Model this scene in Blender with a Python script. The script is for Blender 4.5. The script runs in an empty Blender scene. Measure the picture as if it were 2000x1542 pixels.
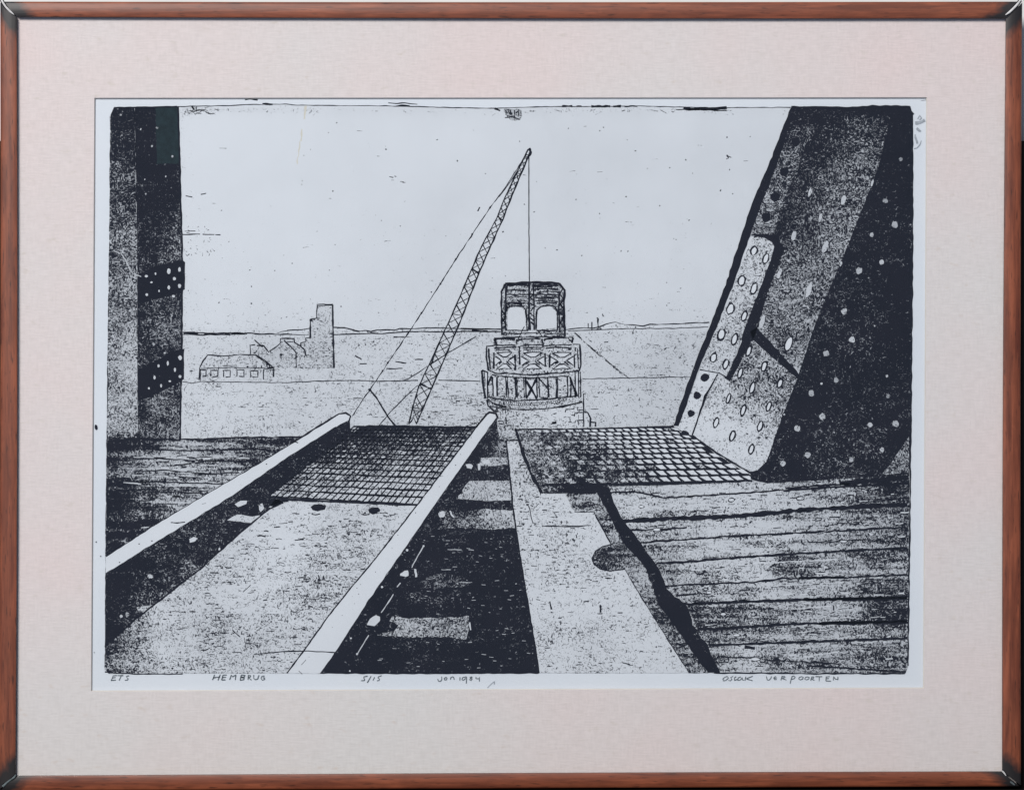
import bpy, math, random
import numpy as np
from mathutils import Vector, noise
from mathutils.geometry import delaunay_2d_cdt
from statistics import NormalDist

# ------------------------------------------------------------------ set-up
S = 0.0004                 # metres for one pixel of the 2000 x 1542 photograph, in the plane of the print
CZ = 1.0                   # height of the picture's centre
DIST = 4000                # camera distance in the same pixel unit
sc = bpy.context.scene
col = sc.collection
rng = random.Random(7)

cam_d = bpy.data.cameras.new('camera')
cam_d.sensor_width = 36.0
cam_d.lens = 36.0 * DIST / 2000
cam_d.clip_start = 0.05
cam_d.clip_end = 50
cam = bpy.data.objects.new('camera', cam_d)
cam.location = (0, -DIST * S, CZ)
cam.rotation_euler = (math.radians(90), 0, 0)
col.objects.link(cam)
sc.camera = cam

world = bpy.data.worlds.new('World')
sc.world = world
world.use_nodes = True
bg = world.node_tree.nodes['Background']
bg.inputs['Color'].default_value = (0.56, 0.70, 1.0, 1)
bg.inputs['Strength'].default_value = 0.235

def area(name, loc, target, size, power, color):
    d = bpy.data.lights.new(name, 'AREA')
    d.shape = 'RECTANGLE'; d.size = size[0]; d.size_y = size[1]
    d.energy = power; d.color = color
    o = bpy.data.objects.new(name, d)
    o.location = loc
    o.rotation_euler = (Vector(target) - Vector(loc)).to_track_quat('-Z', 'Y').to_euler()
    col.objects.link(o)
    return o
area('window_light', (-1.75, -4.2, 3.6), (0.2, 0, 0.85), (1.9, 1.6), 312, (1.0, 0.968, 0.935))

sc.view_settings.view_transform = 'Standard'
sc.view_settings.look = 'None'
sc.view_settings.exposure = 0.0
sc.view_settings.gamma = 1.0
sc.view_settings.use_curve_mapping = False
sc.cycles.use_denoising = True

# ------------------------------------------------------------------ materials
def new_mat(name):
    m = bpy.data.materials.new(name); m.use_nodes = True
    nt = m.node_tree
    b = nt.nodes['Principled BSDF']
    return m, nt, b
def N(nt, t, **kw):
    n = nt.nodes.new(t)
    for k, v in kw.items():
        if k.startswith('i_'):
            n.inputs[k[2:].replace('_', ' ')].default_value = v
        else:
            setattr(n, k, v)
    return n
def link(nt, a, b): nt.links.new(a, b)
def mapped(nt, scale, rot=(0, 0, 0)):
    tc = N(nt, 'ShaderNodeTexCoord'); mp = N(nt, 'ShaderNodeMapping')
    mp.inputs['Scale'].default_value = scale; mp.inputs['Rotation'].default_value = rot
    link(nt, tc.outputs['Object'], mp.inputs['Vector'])
    return mp.outputs['Vector']
def math_n(nt, op, a, b=None, clamp=False):
    n = N(nt, 'ShaderNodeMath', operation=op, use_clamp=clamp)
    for i, x in enumerate((a, b)):
        if x is None: continue
        if isinstance(x, (int, float)): n.inputs[i].default_value = x
        else: link(nt, x, n.inputs[i])
    return n.outputs[0]
def mix_c(nt, f, a, b, blend='MIX'):
    n = N(nt, 'ShaderNodeMix', data_type='RGBA', blend_type=blend)
    for s, x in (('Factor', f), ('A', a), ('B', b)):
        i = [q for q in n.inputs if q.name == s and (q.type == 'VALUE' if s == 'Factor' else q.type == 'RGBA')][0]
        if isinstance(x, (int, float)): i.default_value = x
        elif isinstance(x, tuple): i.default_value = (*x, 1)
        else: link(nt, x, i)
    return [q for q in n.outputs if q.type == 'RGBA'][0]
def ramp(nt, f, lo, hi):
    n = N(nt, 'ShaderNodeMapRange'); n.clamp = True
    n.inputs['From Min'].default_value = lo; n.inputs['From Max'].default_value = hi
    link(nt, f, n.inputs['Value'])
    return n.outputs['Result']
def noise_n(nt, vec, scale, detail=2.0, rough=0.5, dist=0.0):
    n = N(nt, 'ShaderNodeTexNoise')
    n.inputs['Scale'].default_value = scale; n.inputs['Detail'].default_value = detail
    n.inputs['Roughness'].default_value = rough; n.inputs['Distortion'].default_value = dist
    link(nt, vec, n.inputs['Vector'])
    return n.outputs['Fac']

PAPER = (0.75, 0.775, 0.825)
INK = (0.009, 0.0105, 0.018)

def mat_paper():
    m, nt, b = new_mat('print_paper')
    n = noise_n(nt, mapped(nt, (1, 1, 1)), 9, 4)
    c = mix_c(nt, ramp(nt, n, 0.3, 0.7), PAPER, tuple(x * y for x, y in zip(PAPER, (0.955, 0.97, 0.985))))
    link(nt, c, b.inputs['Base Color']); b.inputs['Roughness'].default_value = 0.9
    b.inputs['Specular IOR Level'].default_value = 0.15
    return m
def mat_etching():
    # ink where the grain of the plate rises above the threshold stored on the mesh
    m, nt, b = new_mat('etching_ink')
    thr = N(nt, 'ShaderNodeAttribute', attribute_name='thr').outputs['Fac']
    wash = N(nt, 'ShaderNodeAttribute', attribute_name='wash').outputs['Fac']
    v = mapped(nt, (0.72, 1.0, 1.0))
    vv = mapped(nt, (1.0, 1.0, 0.6))
    n1 = noise_n(nt, v, 410, 1.8, 0.6, 2.4)
    n2 = noise_n(nt, vv, 410, 1.8, 0.6, 2.4)
    patch = ramp(nt, noise_n(nt, mapped(nt, (1, 1, 1)), 70, 1), 0.50, 0.62)
    mx = N(nt, 'ShaderNodeMix', data_type='FLOAT')
    link(nt, patch, mx.inputs[0]); link(nt, n1, mx.inputs[2]); link(nt, n2, mx.inputs[3])
    fine = mx.outputs[0]
    big = noise_n(nt, mapped(nt, (0.5, 1, 1.3)), 62, 3, 0.6)
    hs = noise_n(nt, mapped(nt, (0.10, 1, 1.0)), 230, 2, 0.6)
    f = math_n(nt, 'ADD', fine, math_n(nt, 'MULTIPLY', math_n(nt, 'SUBTRACT', big, 0.5), 0.16))
    stk = N(nt, 'ShaderNodeAttribute', attribute_name='streak').outputs['Fac']
    f = math_n(nt, 'ADD', f, math_n(nt, 'MULTIPLY', math_n(nt, 'SUBTRACT', hs, 0.5), stk))
    d = math_n(nt, 'SUBTRACT', f, thr)
    ink = ramp(nt, d, -0.07, 0.07)
    # plate tone on the paper, and a thin film of ink left in the bitten lights
    tone = noise_n(nt, mapped(nt, (1, 1, 1)), 14, 4, 0.6)
    w = math_n(nt, 'MULTIPLY', wash, ramp(nt, tone, -0.1, 1.1))
    w = math_n(nt, 'MULTIPLY', w, 1.7, clamp=True)
    base = mix_c(nt, w, PAPER, (0.085, 0.092, 0.115))
    inkc = mix_c(nt, ramp(nt, noise_n(nt, mapped(nt, (1, 1, 1)), 24, 4), 0.35, 0.7), INK, (0.013, 0.0135, 0.022))
    c = mix_c(nt, ink, base, inkc)
    link(nt, c, b.inputs['Base Color']); b.inputs['Roughness'].default_value = 0.85
    b.inputs['Specular IOR Level'].default_value = 0.1
    return m
def mat_plain(name, c, rough=0.8, spec=0.2, var=0.0, scale=40):
    m, nt, b = new_mat(name)
    n = noise_n(nt, mapped(nt, (1, 1, 1)), scale, 4)
    cc = mix_c(nt, ramp(nt, n, 0.3, 0.7), c, tuple(x * (1 - var) for x in c))
    link(nt, cc, b.inputs['Base Color']); b.inputs['Roughness'].default_value = rough
    b.inputs['Specular IOR Level'].default_value = spec
    return m
def mat_mat():
    m, nt, b = new_mat('mat_board_linen')
    v1 = mapped(nt, (0.12, 1, 1)); v2 = mapped(nt, (1, 1, 0.16))
    a = noise_n(nt, v1, 900, 2); c = noise_n(nt, v2, 700, 2)
    weave = math_n(nt, 'ADD', math_n(nt, 'MULTIPLY', a, 0.62), math_n(nt, 'MULTIPLY', c, 0.38))
    big = noise_n(nt, mapped(nt, (1, 1, 1)), 5.5, 3)
    fleck = noise_n(nt, mapped(nt, (0.5, 1, 1)), 170, 2, 0.6)
    base = mix_c(nt, ramp(nt, big, 0.36, 0.64), (0.815, 0.69, 0.675), (0.775, 0.715, 0.705))
    grey_drift = noise_n(nt, mapped(nt, (1, 1, 1)), 2.1, 3, 0.55)  # broad random patches where the mat turns greyer
    base = mix_c(nt, ramp(nt, grey_drift, 0.46, 0.80), base, (0.76, 0.735, 0.725))
    base = mix_c(nt, ramp(nt, weave, 0.36, 0.62), mix_c(nt, 1.0, base, (0.90, 0.895, 0.89), 'MULTIPLY'), base)
    base = mix_c(nt, ramp(nt, fleck, 0.62, 0.78), base, (0.68, 0.60, 0.56))
    link(nt, base, b.inputs['Base Color']); b.inputs['Roughness'].default_value = 0.95
    b.inputs['Specular IOR Level'].default_value = 0.1
    bp = N(nt, 'ShaderNodeBump'); bp.inputs['Strength'].default_value = 0.25; bp.inputs['Distance'].default_value = 0.0003
    link(nt, weave, bp.inputs['Height']); link(nt, bp.outputs['Normal'], b.inputs['Normal'])
    return m
def mat_wood(name, along):
    m, nt, b = new_mat(name)
    sc_ = (0.06, 1, 1) if along == 'x' else (1, 1, 0.06)
    v = mapped(nt, sc_)
    g = noise_n(nt, v, 260, 5, 0.62, 0.6)
    g2 = noise_n(nt, mapped(nt, (0.4, 1, 1) if along == 'x' else (1, 1, 0.4)), 90, 4, 0.6, 0.8)
    pores = noise_n(nt, mapped(nt, (0.12, 1, 1) if along == 'x' else (1, 1, 0.12)), 700, 2)
    c = mix_c(nt, ramp(nt, g, 0.32, 0.66), (0.115, 0.028, 0.014), (0.285, 0.080, 0.037))
    c = mix_c(nt, math_n(nt, 'MULTIPLY', ramp(nt, g2, 0.42, 0.72), 0.6), c, (0.13, 0.036, 0.017))
    c = mix_c(nt, math_n(nt, 'MULTIPLY', ramp(nt, pores, 0.60, 0.72), 0.7), c, (0.035, 0.012, 0.008))
    end = N(nt, 'ShaderNodeAttribute', attribute_name='end').outputs['Fac']
    e = ramp(nt, math_n(nt, 'ADD', end, math_n(nt, 'MULTIPLY', math_n(nt, 'SUBTRACT', g2, 0.5), 0.9)), 0.35, 0.75)
    c = mix_c(nt, e, c, (0.017, 0.015, 0.016))
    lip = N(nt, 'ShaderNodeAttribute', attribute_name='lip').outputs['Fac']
    c = mix_c(nt, lip, c, (0.014, 0.005, 0.004))  # dark inner lip: the rabbet shadow is put into the wood colour
    link(nt, c, b.inputs['Base Color'])
    b.inputs['Roughness'].default_value = 0.48; b.inputs['Specular IOR Level'].default_value = 0.45
    bp = N(nt, 'ShaderNodeBump'); bp.inputs['Strength'].default_value = 0.35; bp.inputs['Distance'].default_value = 0.0004
    link(nt, g, bp.inputs['Height']); link(nt, bp.outputs['Normal'], b.inputs['Normal'])
    return m
def mat_glass():
    m, nt, b = new_mat('picture_glass')
    nt.nodes.remove(b)
    lw = N(nt, 'ShaderNodeLayerWeight'); lw.inputs['Blend'].default_value = 0.5
    p = math_n(nt, 'POWER', lw.outputs['Facing'], 5.0)
    f = math_n(nt, 'ADD', math_n(nt, 'MULTIPLY', p, 0.9), 0.042)
    tr = N(nt, 'ShaderNodeBsdfTransparent'); tr.inputs['Color'].default_value = (0.985, 0.992, 0.99, 1)
    gl = N(nt, 'ShaderNodeBsdfGlossy'); gl.inputs['Roughness'].default_value = 0.0
    mx = N(nt, 'ShaderNodeMixShader')
    link(nt, f, mx.inputs[0]); link(nt, tr.outputs[0], mx.inputs[1]); link(nt, gl.outputs[0], mx.inputs[2])
    link(nt, mx.outputs[0], nt.nodes['Material Output'].inputs['Surface'])
    return m

M_PAPER = mat_paper(); M_ETCH = mat_etching(); M_MAT = mat_mat()
M_WOODX = mat_wood('stained_wood_horizontal', 'x'); M_WOODZ = mat_wood('stained_wood_vertical', 'z')
M_GLASS = mat_glass()
M_CORE = mat_plain('mat_bevel_core', (0.72, 0.66, 0.60), var=0.1)
M_PENCIL = mat_plain('pencil', (0.15, 0.175, 0.195), rough=0.7, var=0.4, scale=500)
M_PENCIL2 = mat_plain('faint_pencil', (0.44, 0.47, 0.52), rough=0.8, var=0.3, scale=500)
M_STAIN = mat_plain('yellow_stain', (0.66, 0.63, 0.56), var=0.06, scale=300)
M_TEAL = mat_plain('painted_teal_reflection', (0.014, 0.030, 0.036), var=0.45, scale=260)  # colour of the reflection painted on the left post
M_SPLINE = mat_plain('white_filler', (0.74, 0.73, 0.72), rough=0.6, var=0.35, scale=300)
M_SPLINE2 = mat_plain('grimy_filler', (0.17, 0.21, 0.22), rough=0.6, var=0.6, scale=300)
M_DARK = mat_plain('dark_gap', (0.008, 0.008, 0.012), var=0.3)
M_BACK = mat_plain('backing_card', (0.30, 0.22, 0.15), var=0.2)
M_WALL = mat_plain('wall_plaster', (0.74, 0.74, 0.72), rough=0.95, var=0.08, scale=20)
M_BOARD = mat_plain('dark_board', (0.012, 0.009, 0.008), rough=0.8, var=0.6, scale=30)

# ------------------------------------------------------------------ geometry helpers
def P(u, v, y=0.0, h=0.0):
    """photo pixel -> point at depth y (metres); h only documents height above the mat in px"""
    k = 1.0 - h / DIST
    return ((u - 1000) * k * S, y - h * S, (771 - v) * k * S)
def new_obj(name, verts, faces, mats, parent=None, attrs=None, midx=None, smooth=False):
    me = bpy.data.meshes.new(name)
    me.from_pydata(verts, [], faces)
    for m in mats: me.materials.append(m)
    if midx is not None: me.polygons.foreach_set('material_index', midx)
    if attrs:
        for k, vals in attrs.items():
            a = me.attributes.new(k, 'FLOAT', 'POINT'); a.data.foreach_set('value', vals)
    if smooth: me.polygons.foreach_set('use_smooth', [True] * len(me.polygons))
    me.update()
    o = bpy.data.objects.new(name, me)
    col.objects.link(o)
    if parent is not None: o.parent = parent
    return o

# ------------------------------------------------------------------ the thing
root = bpy.data.objects.new('framed_etching', None)
root.location = (0, 0, CZ)
col.objects.link(root)
root['label'] = 'etching of a rail bridge, tower and crane behind glass in a reddish wooden frame'
root['category'] = 'framed picture'

# ---- the frame: four mitred rails
HF = 10.0     # height of the frame's face above the mat, px
def fr(u, v, h): return P(u, v, 0.0, h)
OUT = {'tl': (0.5, 3.5), 'tr': (1996.5, 3.5), 'br': (1994.5, 1535.0), 'bl': (-3.5, 1544.5)}
INN = {'tl': (33.5, 34.0), 'tr': (1964.0, 37.0), 'br': (1957.0, 1505.0), 'bl': (31.0, 1513.5)}
def lerp(a, b, t): return (a[0] + (b[0] - a[0]) * t, a[1] + (b[1] - a[1]) * t)
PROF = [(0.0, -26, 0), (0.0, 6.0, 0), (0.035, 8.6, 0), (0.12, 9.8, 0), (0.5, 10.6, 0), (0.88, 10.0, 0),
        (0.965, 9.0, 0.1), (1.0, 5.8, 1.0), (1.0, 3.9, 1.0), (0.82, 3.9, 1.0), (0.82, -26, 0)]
def rail(a, b, mat, bow):
    verts, faces, end, lip = [], [], [], []
    n = 44; m = len(PROF)
    L = math.dist(OUT[a], OUT[b])
    for i in range(n + 1):
        t = i / n
        # cluster rows at the ends, where the stain sits
        t = 0.5 - 0.5 * math.cos(math.pi * t)
        for w, h, lp in PROF:
            g = 1.7                                                # px of open mitre at each end
            o = lerp(OUT[a], OUT[b], t); q = lerp(INN[a], INN[b], t)
            p = lerp(o, q, w)
            bw = bow * math.sin(math.pi * t)
            dx, dy = (0, bw) if a[0] == b[0] else (bw, 0)
            sgn = g * (1 - 2 * t)
            p = (p[0] + dx + (sgn if a[0] == b[0] else 0), p[1] + dy + (sgn if a[0] != b[0] else 0))
            hh = h + 0.35 * noise.noise((p[0] * 0.01, p[1] * 0.01, w * 3)) * (1 if 0 < w < 1 else 0)
            verts.append(fr(p[0], p[1], hh))
            dist = min(t, 1 - t) * L
            end.append(max(0.0, 1.0 - dist / 62.0) ** 0.7); lip.append(lp)
    for i in range(n):
        for j in range(m):
            k = (j + 1) % m
            faces.append((i * m + j, i * m + k, (i + 1) * m + k, (i + 1) * m + j))
    faces.append(tuple(range(m))[::-1]); faces.append(tuple(range(n * m, n * m + m)))
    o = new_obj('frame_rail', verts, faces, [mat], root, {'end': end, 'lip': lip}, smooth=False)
    import bmesh
    bm = bmesh.new(); bm.from_mesh(o.data); bmesh.ops.recalc_face_normals(bm, faces=bm.faces)
    bm.to_mesh(o.data); bm.free()
    for p in o.data.polygons: p.use_smooth = len(p.vertices) == 4
    md = o.modifiers.new('edge', 'EDGE_SPLIT'); md.split_angle = math.radians(50)
    return o
rail('tl', 'tr', M_WOODX, 1.2)
rail('bl', 'br', M_WOODX, -1.0)
rail('tl', 'bl', M_WOODZ, 2.2)
rail('tr', 'br', M_WOODZ, -2.0)

# ---- filler squeezed out of the mitres: a curved light ridge in a dark gap
def ridge(name, pts, widths, h, height, mat, parent):
    verts, faces = [], []
    n = len(pts)
    for i, (u, v) in enumerate(pts):
        a = pts[max(0, i - 1)]; b = pts[min(n - 1, i + 1)]
        dx, dy = b[0] - a[0], b[1] - a[1]; l = math.hypot(dx, dy); nx, ny = -dy / l, dx / l
        w = widths[i]
        for s, e in ((-1, -2.5), (-1, 0.0), (-0.4, 1.0), (0.4, 1.0), (1, 0.0), (1, -2.5)):
            verts.append(fr(u + nx * w * s, v + ny * w * s, h + height * e))
    for i in range(n - 1):
        for j in range(6):
            k = (j + 1) % 6
            faces.append((i * 6 + j, i * 6 + k, (i + 1) * 6 + k, (i + 1) * 6 + j))
    faces.append((5, 4, 3, 2, 1, 0)); faces.append(tuple(range((n - 1) * 6, n * 6)))
    o = new_obj(name, verts, faces, [mat], parent)
    import bmesh
    bm = bmesh.new(); bm.from_mesh(o.data); bmesh.ops.recalc_face_normals(bm, faces=bm.faces)
    bm.to_mesh(o.data); bm.free()
    return o
for pts, ws, mat in (
    ([(2.5, -1), (6, 6), (11, 13.5), (17, 20), (22, 24.5), (27.5, 29)], [1.6, 1.8, 1.8, 1.9, 1.6, 0.6], M_SPLINE),
    ([(1993.5, 0), (1988, 7.5), (1982, 14), (1976, 20), (1971, 24.5), (1964, 29.5)], [1.6, 2.0, 2.0, 2.0, 2.0, 1.0], M_SPLINE),
    ([(31, 1512), (28, 1516.5), (22, 1521), (13, 1527.5), (5, 1535)], [1.5, 1.7, 1.6, 1.6, 2.2], M_SPLINE2),
    ([(1956.8, 1504.5), (1959, 1506), (1962, 1509.5), (1965, 1514)], [1.2, 1.7, 1.4, 0.6], M_SPLINE),
    ([(1973, 1525), (1976, 1527.5), (1982, 1532)], [1.2, 2.0, 1.0], M_SPLINE2)):
    gap = ridge('mitre_gap', pts, [w + 1.9 for w in ws], 10.2, 0.35, M_DARK, root)
    ridge('mitre_filler', pts, ws, 11.2, 0.7, mat, gap)

# ---- mat board with its bevelled window
WIN = [(185.0, 192.0), (1810.0, 191.0), (1804.0, 1342.5), (178.5, 1348.5)]
MT = 3.0                                    # thickness px, bevel 2 px wide
outer = [(8, 10), (1989, 10), (1985, 1530), (8, 1535)]
def off(p, d):
    cx, cy = 995, 768
    return (p[0] + (d if p[0] > cx else -d), p[1] + (d if p[1] > cy else -d))
mv, mf, mi = [], [], []
top_o = [P(u, v, 0.0) for u, v in outer]; top_i = [P(*off(p, 0.9), 0.0) for p in WIN]; bot_i = [P(*off(p, -0.6), MT * S) for p in WIN]
bot_o = [P(u, v, MT * S) for u, v in outer]
mv = top_o + top_i + bot_i + bot_o
for i in range(4):
    j = (i + 1) % 4
    mf += [(i, 4 + i, 4 + j, j)[::-1], (4 + i, 8 + i, 8 + j, 4 + j)[::-1], (12 + i, 12 + j, 8 + j, 8 + i)[::-1], (i, j, 12 + j, 12 + i)[::-1]]
    mi += [0, 1, 0, 0]
o = new_obj('mat_board', mv, mf, [M_MAT, M_CORE], root, midx=mi)

# ---- glass, 2 mm thick, under the rebate of the frame
def slab(name, u0, v0, u1, v1, y0, y1, mat, parent):
    c = [(u0, v0), (u1, v0), (u1, v1), (u0, v1)]
    vs = [P(u, v, y0) for u, v in c] + [P(u, v, y1) for u, v in c]
    fs = [(3, 2, 1, 0), (4, 5, 6, 7)] + [(i, (i + 1) % 4, 4 + (i + 1) % 4, 4 + i) for i in range(4)]
    o = new_obj(name, vs, fs, [mat], parent)
    import bmesh
    bm = bmesh.new(); bm.from_mesh(o.data); bmesh.ops.recalc_face_normals(bm, faces=bm.faces)
    bm.to_mesh(o.data); bm.free()
    return o
slab('glass_pane', 10, 12, 1988, 1529, -0.00152, -0.00022, M_GLASS, root)
slab('backing_board', 8, 10, 1987, 1532, 0.0025, 0.0095, M_BACK, root)

# ---- the print: a sheet of paper under the window of the mat
sheet_y = MT * S + 0.0006
sv = [P(u, v, sheet_y) for u, v in ((120, 130), (1870, 130), (1870, 1410), (120, 1410))] + \
     [P(u, v, sheet_y + 0.0004) for u, v in ((120, 130), (1870, 130), (1870, 1410), (120, 1410))]
sheet = new_obj('print_sheet', sv, [(3, 2, 1, 0), (4, 5, 6, 7), (0, 1, 5, 4), (1, 2, 6, 5), (2, 3, 7, 6), (3, 0, 4, 7)], [M_PAPER], root)

LAYER = [0]
ND = NormalDist()
SIG = 0.115
def thr_of(d):
    if d <= 0.0: return 5.0
    if d >= 1.0: return -5.0
    d = min(max(d, 0.001), 0.9985)
    return 0.5 - SIG * ND.inv_cdf(d)
def tone_field(ctrl, u, v):
    ws = 0.0; s = 0.0
    for cu, cv, t in ctrl:
        d2 = (cu - u) ** 2 + (cv - v) ** 2 + 60.0
        w = 1.0 / d2 ** 1.5
        ws += w; s += w * t
    return s / ws
def resample(pts, step, closed=False):
    out = []
    n = len(pts)
    for i in range(n if closed else n - 1):
        a = pts[i]; b = pts[(i + 1) % n]
        d = math.dist(a, b); k = max(1, int(d / step))
        for j in range(k):
            out.append(lerp(a, b, j / k))
    if not closed: out.append(pts[-1])
    return out
def inside(poly, pts):
    x, y = pts[:, 0], pts[:, 1]
    r = np.zeros(len(pts), bool)
    n = len(poly)
    for i in range(n):
        x1, y1 = poly[i]; x2, y2 = poly[(i + 1) % n]
        c = ((y1 > y) != (y2 > y))
        with np.errstate(divide='ignore', invalid='ignore'):
            xi = (x2 - x1) * (y - y1) / (y2 - y1 + 1e-12) + x1
        r ^= c & (x < xi)
    return r
class Ink:
    """one printed motif: fills and strokes gathered into one flat mesh just above the paper"""
    def __init__(self, name):
        self.name = name; self.v = []; self.f = []; self.thr = []; self.wash = []; self.mi = []; self.sub = 0
        LAYER[0] += 1; self.y = sheet_y - LAYER[0] * 0.000022
        self.mats = [M_ETCH]; self.streak = 0.12; self.gain = 0.0
    def _y(self): return self.y - self.sub * 0.0000035
    def up(self): self.sub += 1
    def slot(self, m):
        if m not in self.mats: self.mats.append(m)
        return self.mats.index(m)
    def fill(self, poly, tone, wash=0.0, grid=11, rough=0.7, mat=M_ETCH, step=9):
        """tone: number, control points [(u,v,t)] or function(u,v)"""
        poly = resample(poly, step, True)
        poly = [(u + rng.uniform(-rough, rough), v + rng.uniform(-rough, rough)) for u, v in poly]
        pts = [Vector(p) for p in poly]; nb = len(pts)
        if not isinstance(tone, (int, float)):
            a = np.array(poly); lo = a.min(0); hi = a.max(0)
            gx, gy = np.meshgrid(np.arange(lo[0] + grid / 2, hi[0], grid), np.arange(lo[1] + grid / 2, hi[1], grid))
            g = np.stack([gx.ravel(), gy.ravel()], 1)
            g = g + np.random.default_rng(3).uniform(-grid * 0.3, grid * 0.3, g.shape)
            g = g[inside(poly, g)]
            pts += [Vector(p) for p in g]
        edges = [(i, (i + 1) % nb) for i in range(nb)]
        r = delaunay_2d_cdt(pts, edges, [], 1, 1e-4)
        b = len(self.v); y = self._y()
        for p in r[0]:
            u, v = p
            self.v.append(P(u, v, y))
            t = tone if isinstance(tone, (int, float)) else (tone(u, v) if callable(tone) else tone_field(tone, u, v))
            if self.gain and 0.4 < t < 0.98: t += self.gain * (1 - t)
            self.thr.append(thr_of(t)); self.wash.append((wash(u, v) if callable(wash) else wash) + (0.44 * t ** 1.2 if t < 0.98 else 0.3))
        s = self.slot(mat)
        for f in r[2]:
            f = list(f)
            p = [r[0][i] for i in f[:3]]
            cr = (p[1][0] - p[0][0]) * (p[2][1] - p[0][1]) - (p[1][1] - p[0][1]) * (p[2][0] - p[0][0])
            if cr > 0: f = f[::-1]          # v runs downwards: turn every face to the viewer
            self.f.append(tuple(b + i for i in f[::-1] if True)[::1]); self.mi.append(s)
    def stroke(self, pts, w=2.0, jit=0.6, tone=1.0, wash=0.0, broken=0.0, taper=False, mat=M_ETCH, var=0.35, step=5.0):
        if 0 < tone < 1 and not wash: wash = 0.14 + 0.2 * tone
        pts = resample(pts, step)
        n = len(pts)
        if n < 2: return
        seed = rng.uniform(0, 1000); y = self._y() - 0.0000015; s = self.slot(mat)
        b = len(self.v); row = []
        for i, (u, v) in enumerate(pts):
            a = pts[max(0, i - 1)]; c = pts[min(n - 1, i + 1)]
            dx, dy = c[0] - a[0], c[1] - a[1]; l = math.hypot(dx, dy) or 1; nx, ny = -dy / l, dx / l
            o_ = noise.noise((seed, i * 0.31, 0)) * jit * 1.6
            ww = w * 0.5 * (1 + var * 2 * noise.noise((seed + 50, i * 0.37, 1)))
            if taper: ww *= max(0.25, 1 - i / n)
            self.v.append(P(u + nx * (o_ + ww), v + ny * (o_ + ww), y)); self.v.append(P(u + nx * (o_ - ww), v + ny * (o_ - ww), y))
            self.thr += [thr_of(tone)] * 2; self.wash += [wash] * 2
        for i in range(n - 1):
            if broken and noise.noise((seed + 90, i * 0.23, 2)) * 0.5 + 0.5 < broken: continue
            k = b + 2 * i
            self.f.append((k, k + 1, k + 3, k + 2)); self.mi.append(s)
    def blob(self, u, v, rx, ry, ang=0.0, tone=0.0, wash=0.0, rough=0.12, mat=M_ETCH, n=11):
        y = self._y() - 0.000003; b = len(self.v); s = self.slot(mat)
        ca, sa = math.cos(math.radians(ang)), math.sin(math.radians(ang))
        for i in range(n):
            t = 2 * math.pi * i / n; k = 1 + rng.uniform(-rough, rough)
            x_, y_ = rx * k * math.cos(t), ry * k * math.sin(t)
            self.v.append(P(u + x_ * ca - y_ * sa, v + x_ * sa + y_ * ca, y)); self.thr.append(thr_of(tone)); self.wash.append(wash)
        self.f.append(tuple(range(b, b + n))); self.mi.append(s)
    def ring(self, u, v, rx, ry, ang=0.0, w=2.0, fill=0.0, wash=0.05):
        self.blob(u, v, rx + w * 0.5, ry + w * 0.5, ang, 1.0)
        y0 = self.y; self.y -= 0.0000008
        self.blob(u, v, max(0.8, rx - w * 0.5), max(0.8, ry - w * 0.5), ang, fill, wash)
        self.y = y0
    def build(self):
        o = new_obj(self.name, self.v, self.f, self.mats, sheet, {'thr': self.thr, 'wash': self.wash, 'streak': [self.streak] * len(self.v)}, self.mi)
        import bmesh
        bm = bmesh.new(); bm.from_mesh(o.data)
        fl = [f for f in bm.faces if f.normal.y > 0]
        if fl: bmesh.ops.reverse_faces(bm, faces=fl)
        bm.to_mesh(o.data); bm.free()
        return o
def T(ox, oy, k, pts): return [(ox + x / k, oy + y / k) for x, y in pts]

# ================================================================== the printed image
exec_order = []
# ---- plate tone: sky above, water below
pl = Ink('printed_sky_and_water')
plate = [(215, 224), (222, 210), (345, 208), (430, 206), (560, 203), (700, 206), (800, 207), (930, 211), (1080, 206), (1200, 205),
         (1300, 208), (1400, 211), (1545, 209), (1776, 207), (1779, 217), (1783, 222), (1783, 500), (1778, 900), (1773, 1306), (1767, 1315),
         (1000, 1314), (212, 1316), (203, 1308), (205, 1100), (209, 850), (213, 500)]
def sky_tone(u, v):
    k = noise.noise((u * 0.006, v * 0.006, 0)) * 0.5 + 0.5
    if v < 560: t = 0.004 + 0.010 * max(0, (v - 380) / 180)
    elif v < 645: t = 0.014 + 0.03 * (v - 560) / 85
    else: t = 0.05 + 0.07 * k + 0.04 * max(0, (v - 745) / 90)
    if v > 640: t += 0.03
    if v < 222: t += 0.03
    if u < 420 and v < 640: t += 0.02 * max(0, 1 - (u - 352) / 60)
    return t
def sky_wash(u, v):
    w = 0.075 + 0.06 * min(1, max(0, (u - 350) / 500)) + 0.02 * min(1, max(0, (v - 300) / 300))
    w += 0.04 * noise.noise((u * 0.004, v * 0.004, 4))
    if v > 645: w += 0.045
    if v < 235: w += 0.05 * (235 - v) / 30
    return max(0.0, w)
pl.fill(plate, sky_tone, sky_wash, grid=13)
pl.up()
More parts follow.
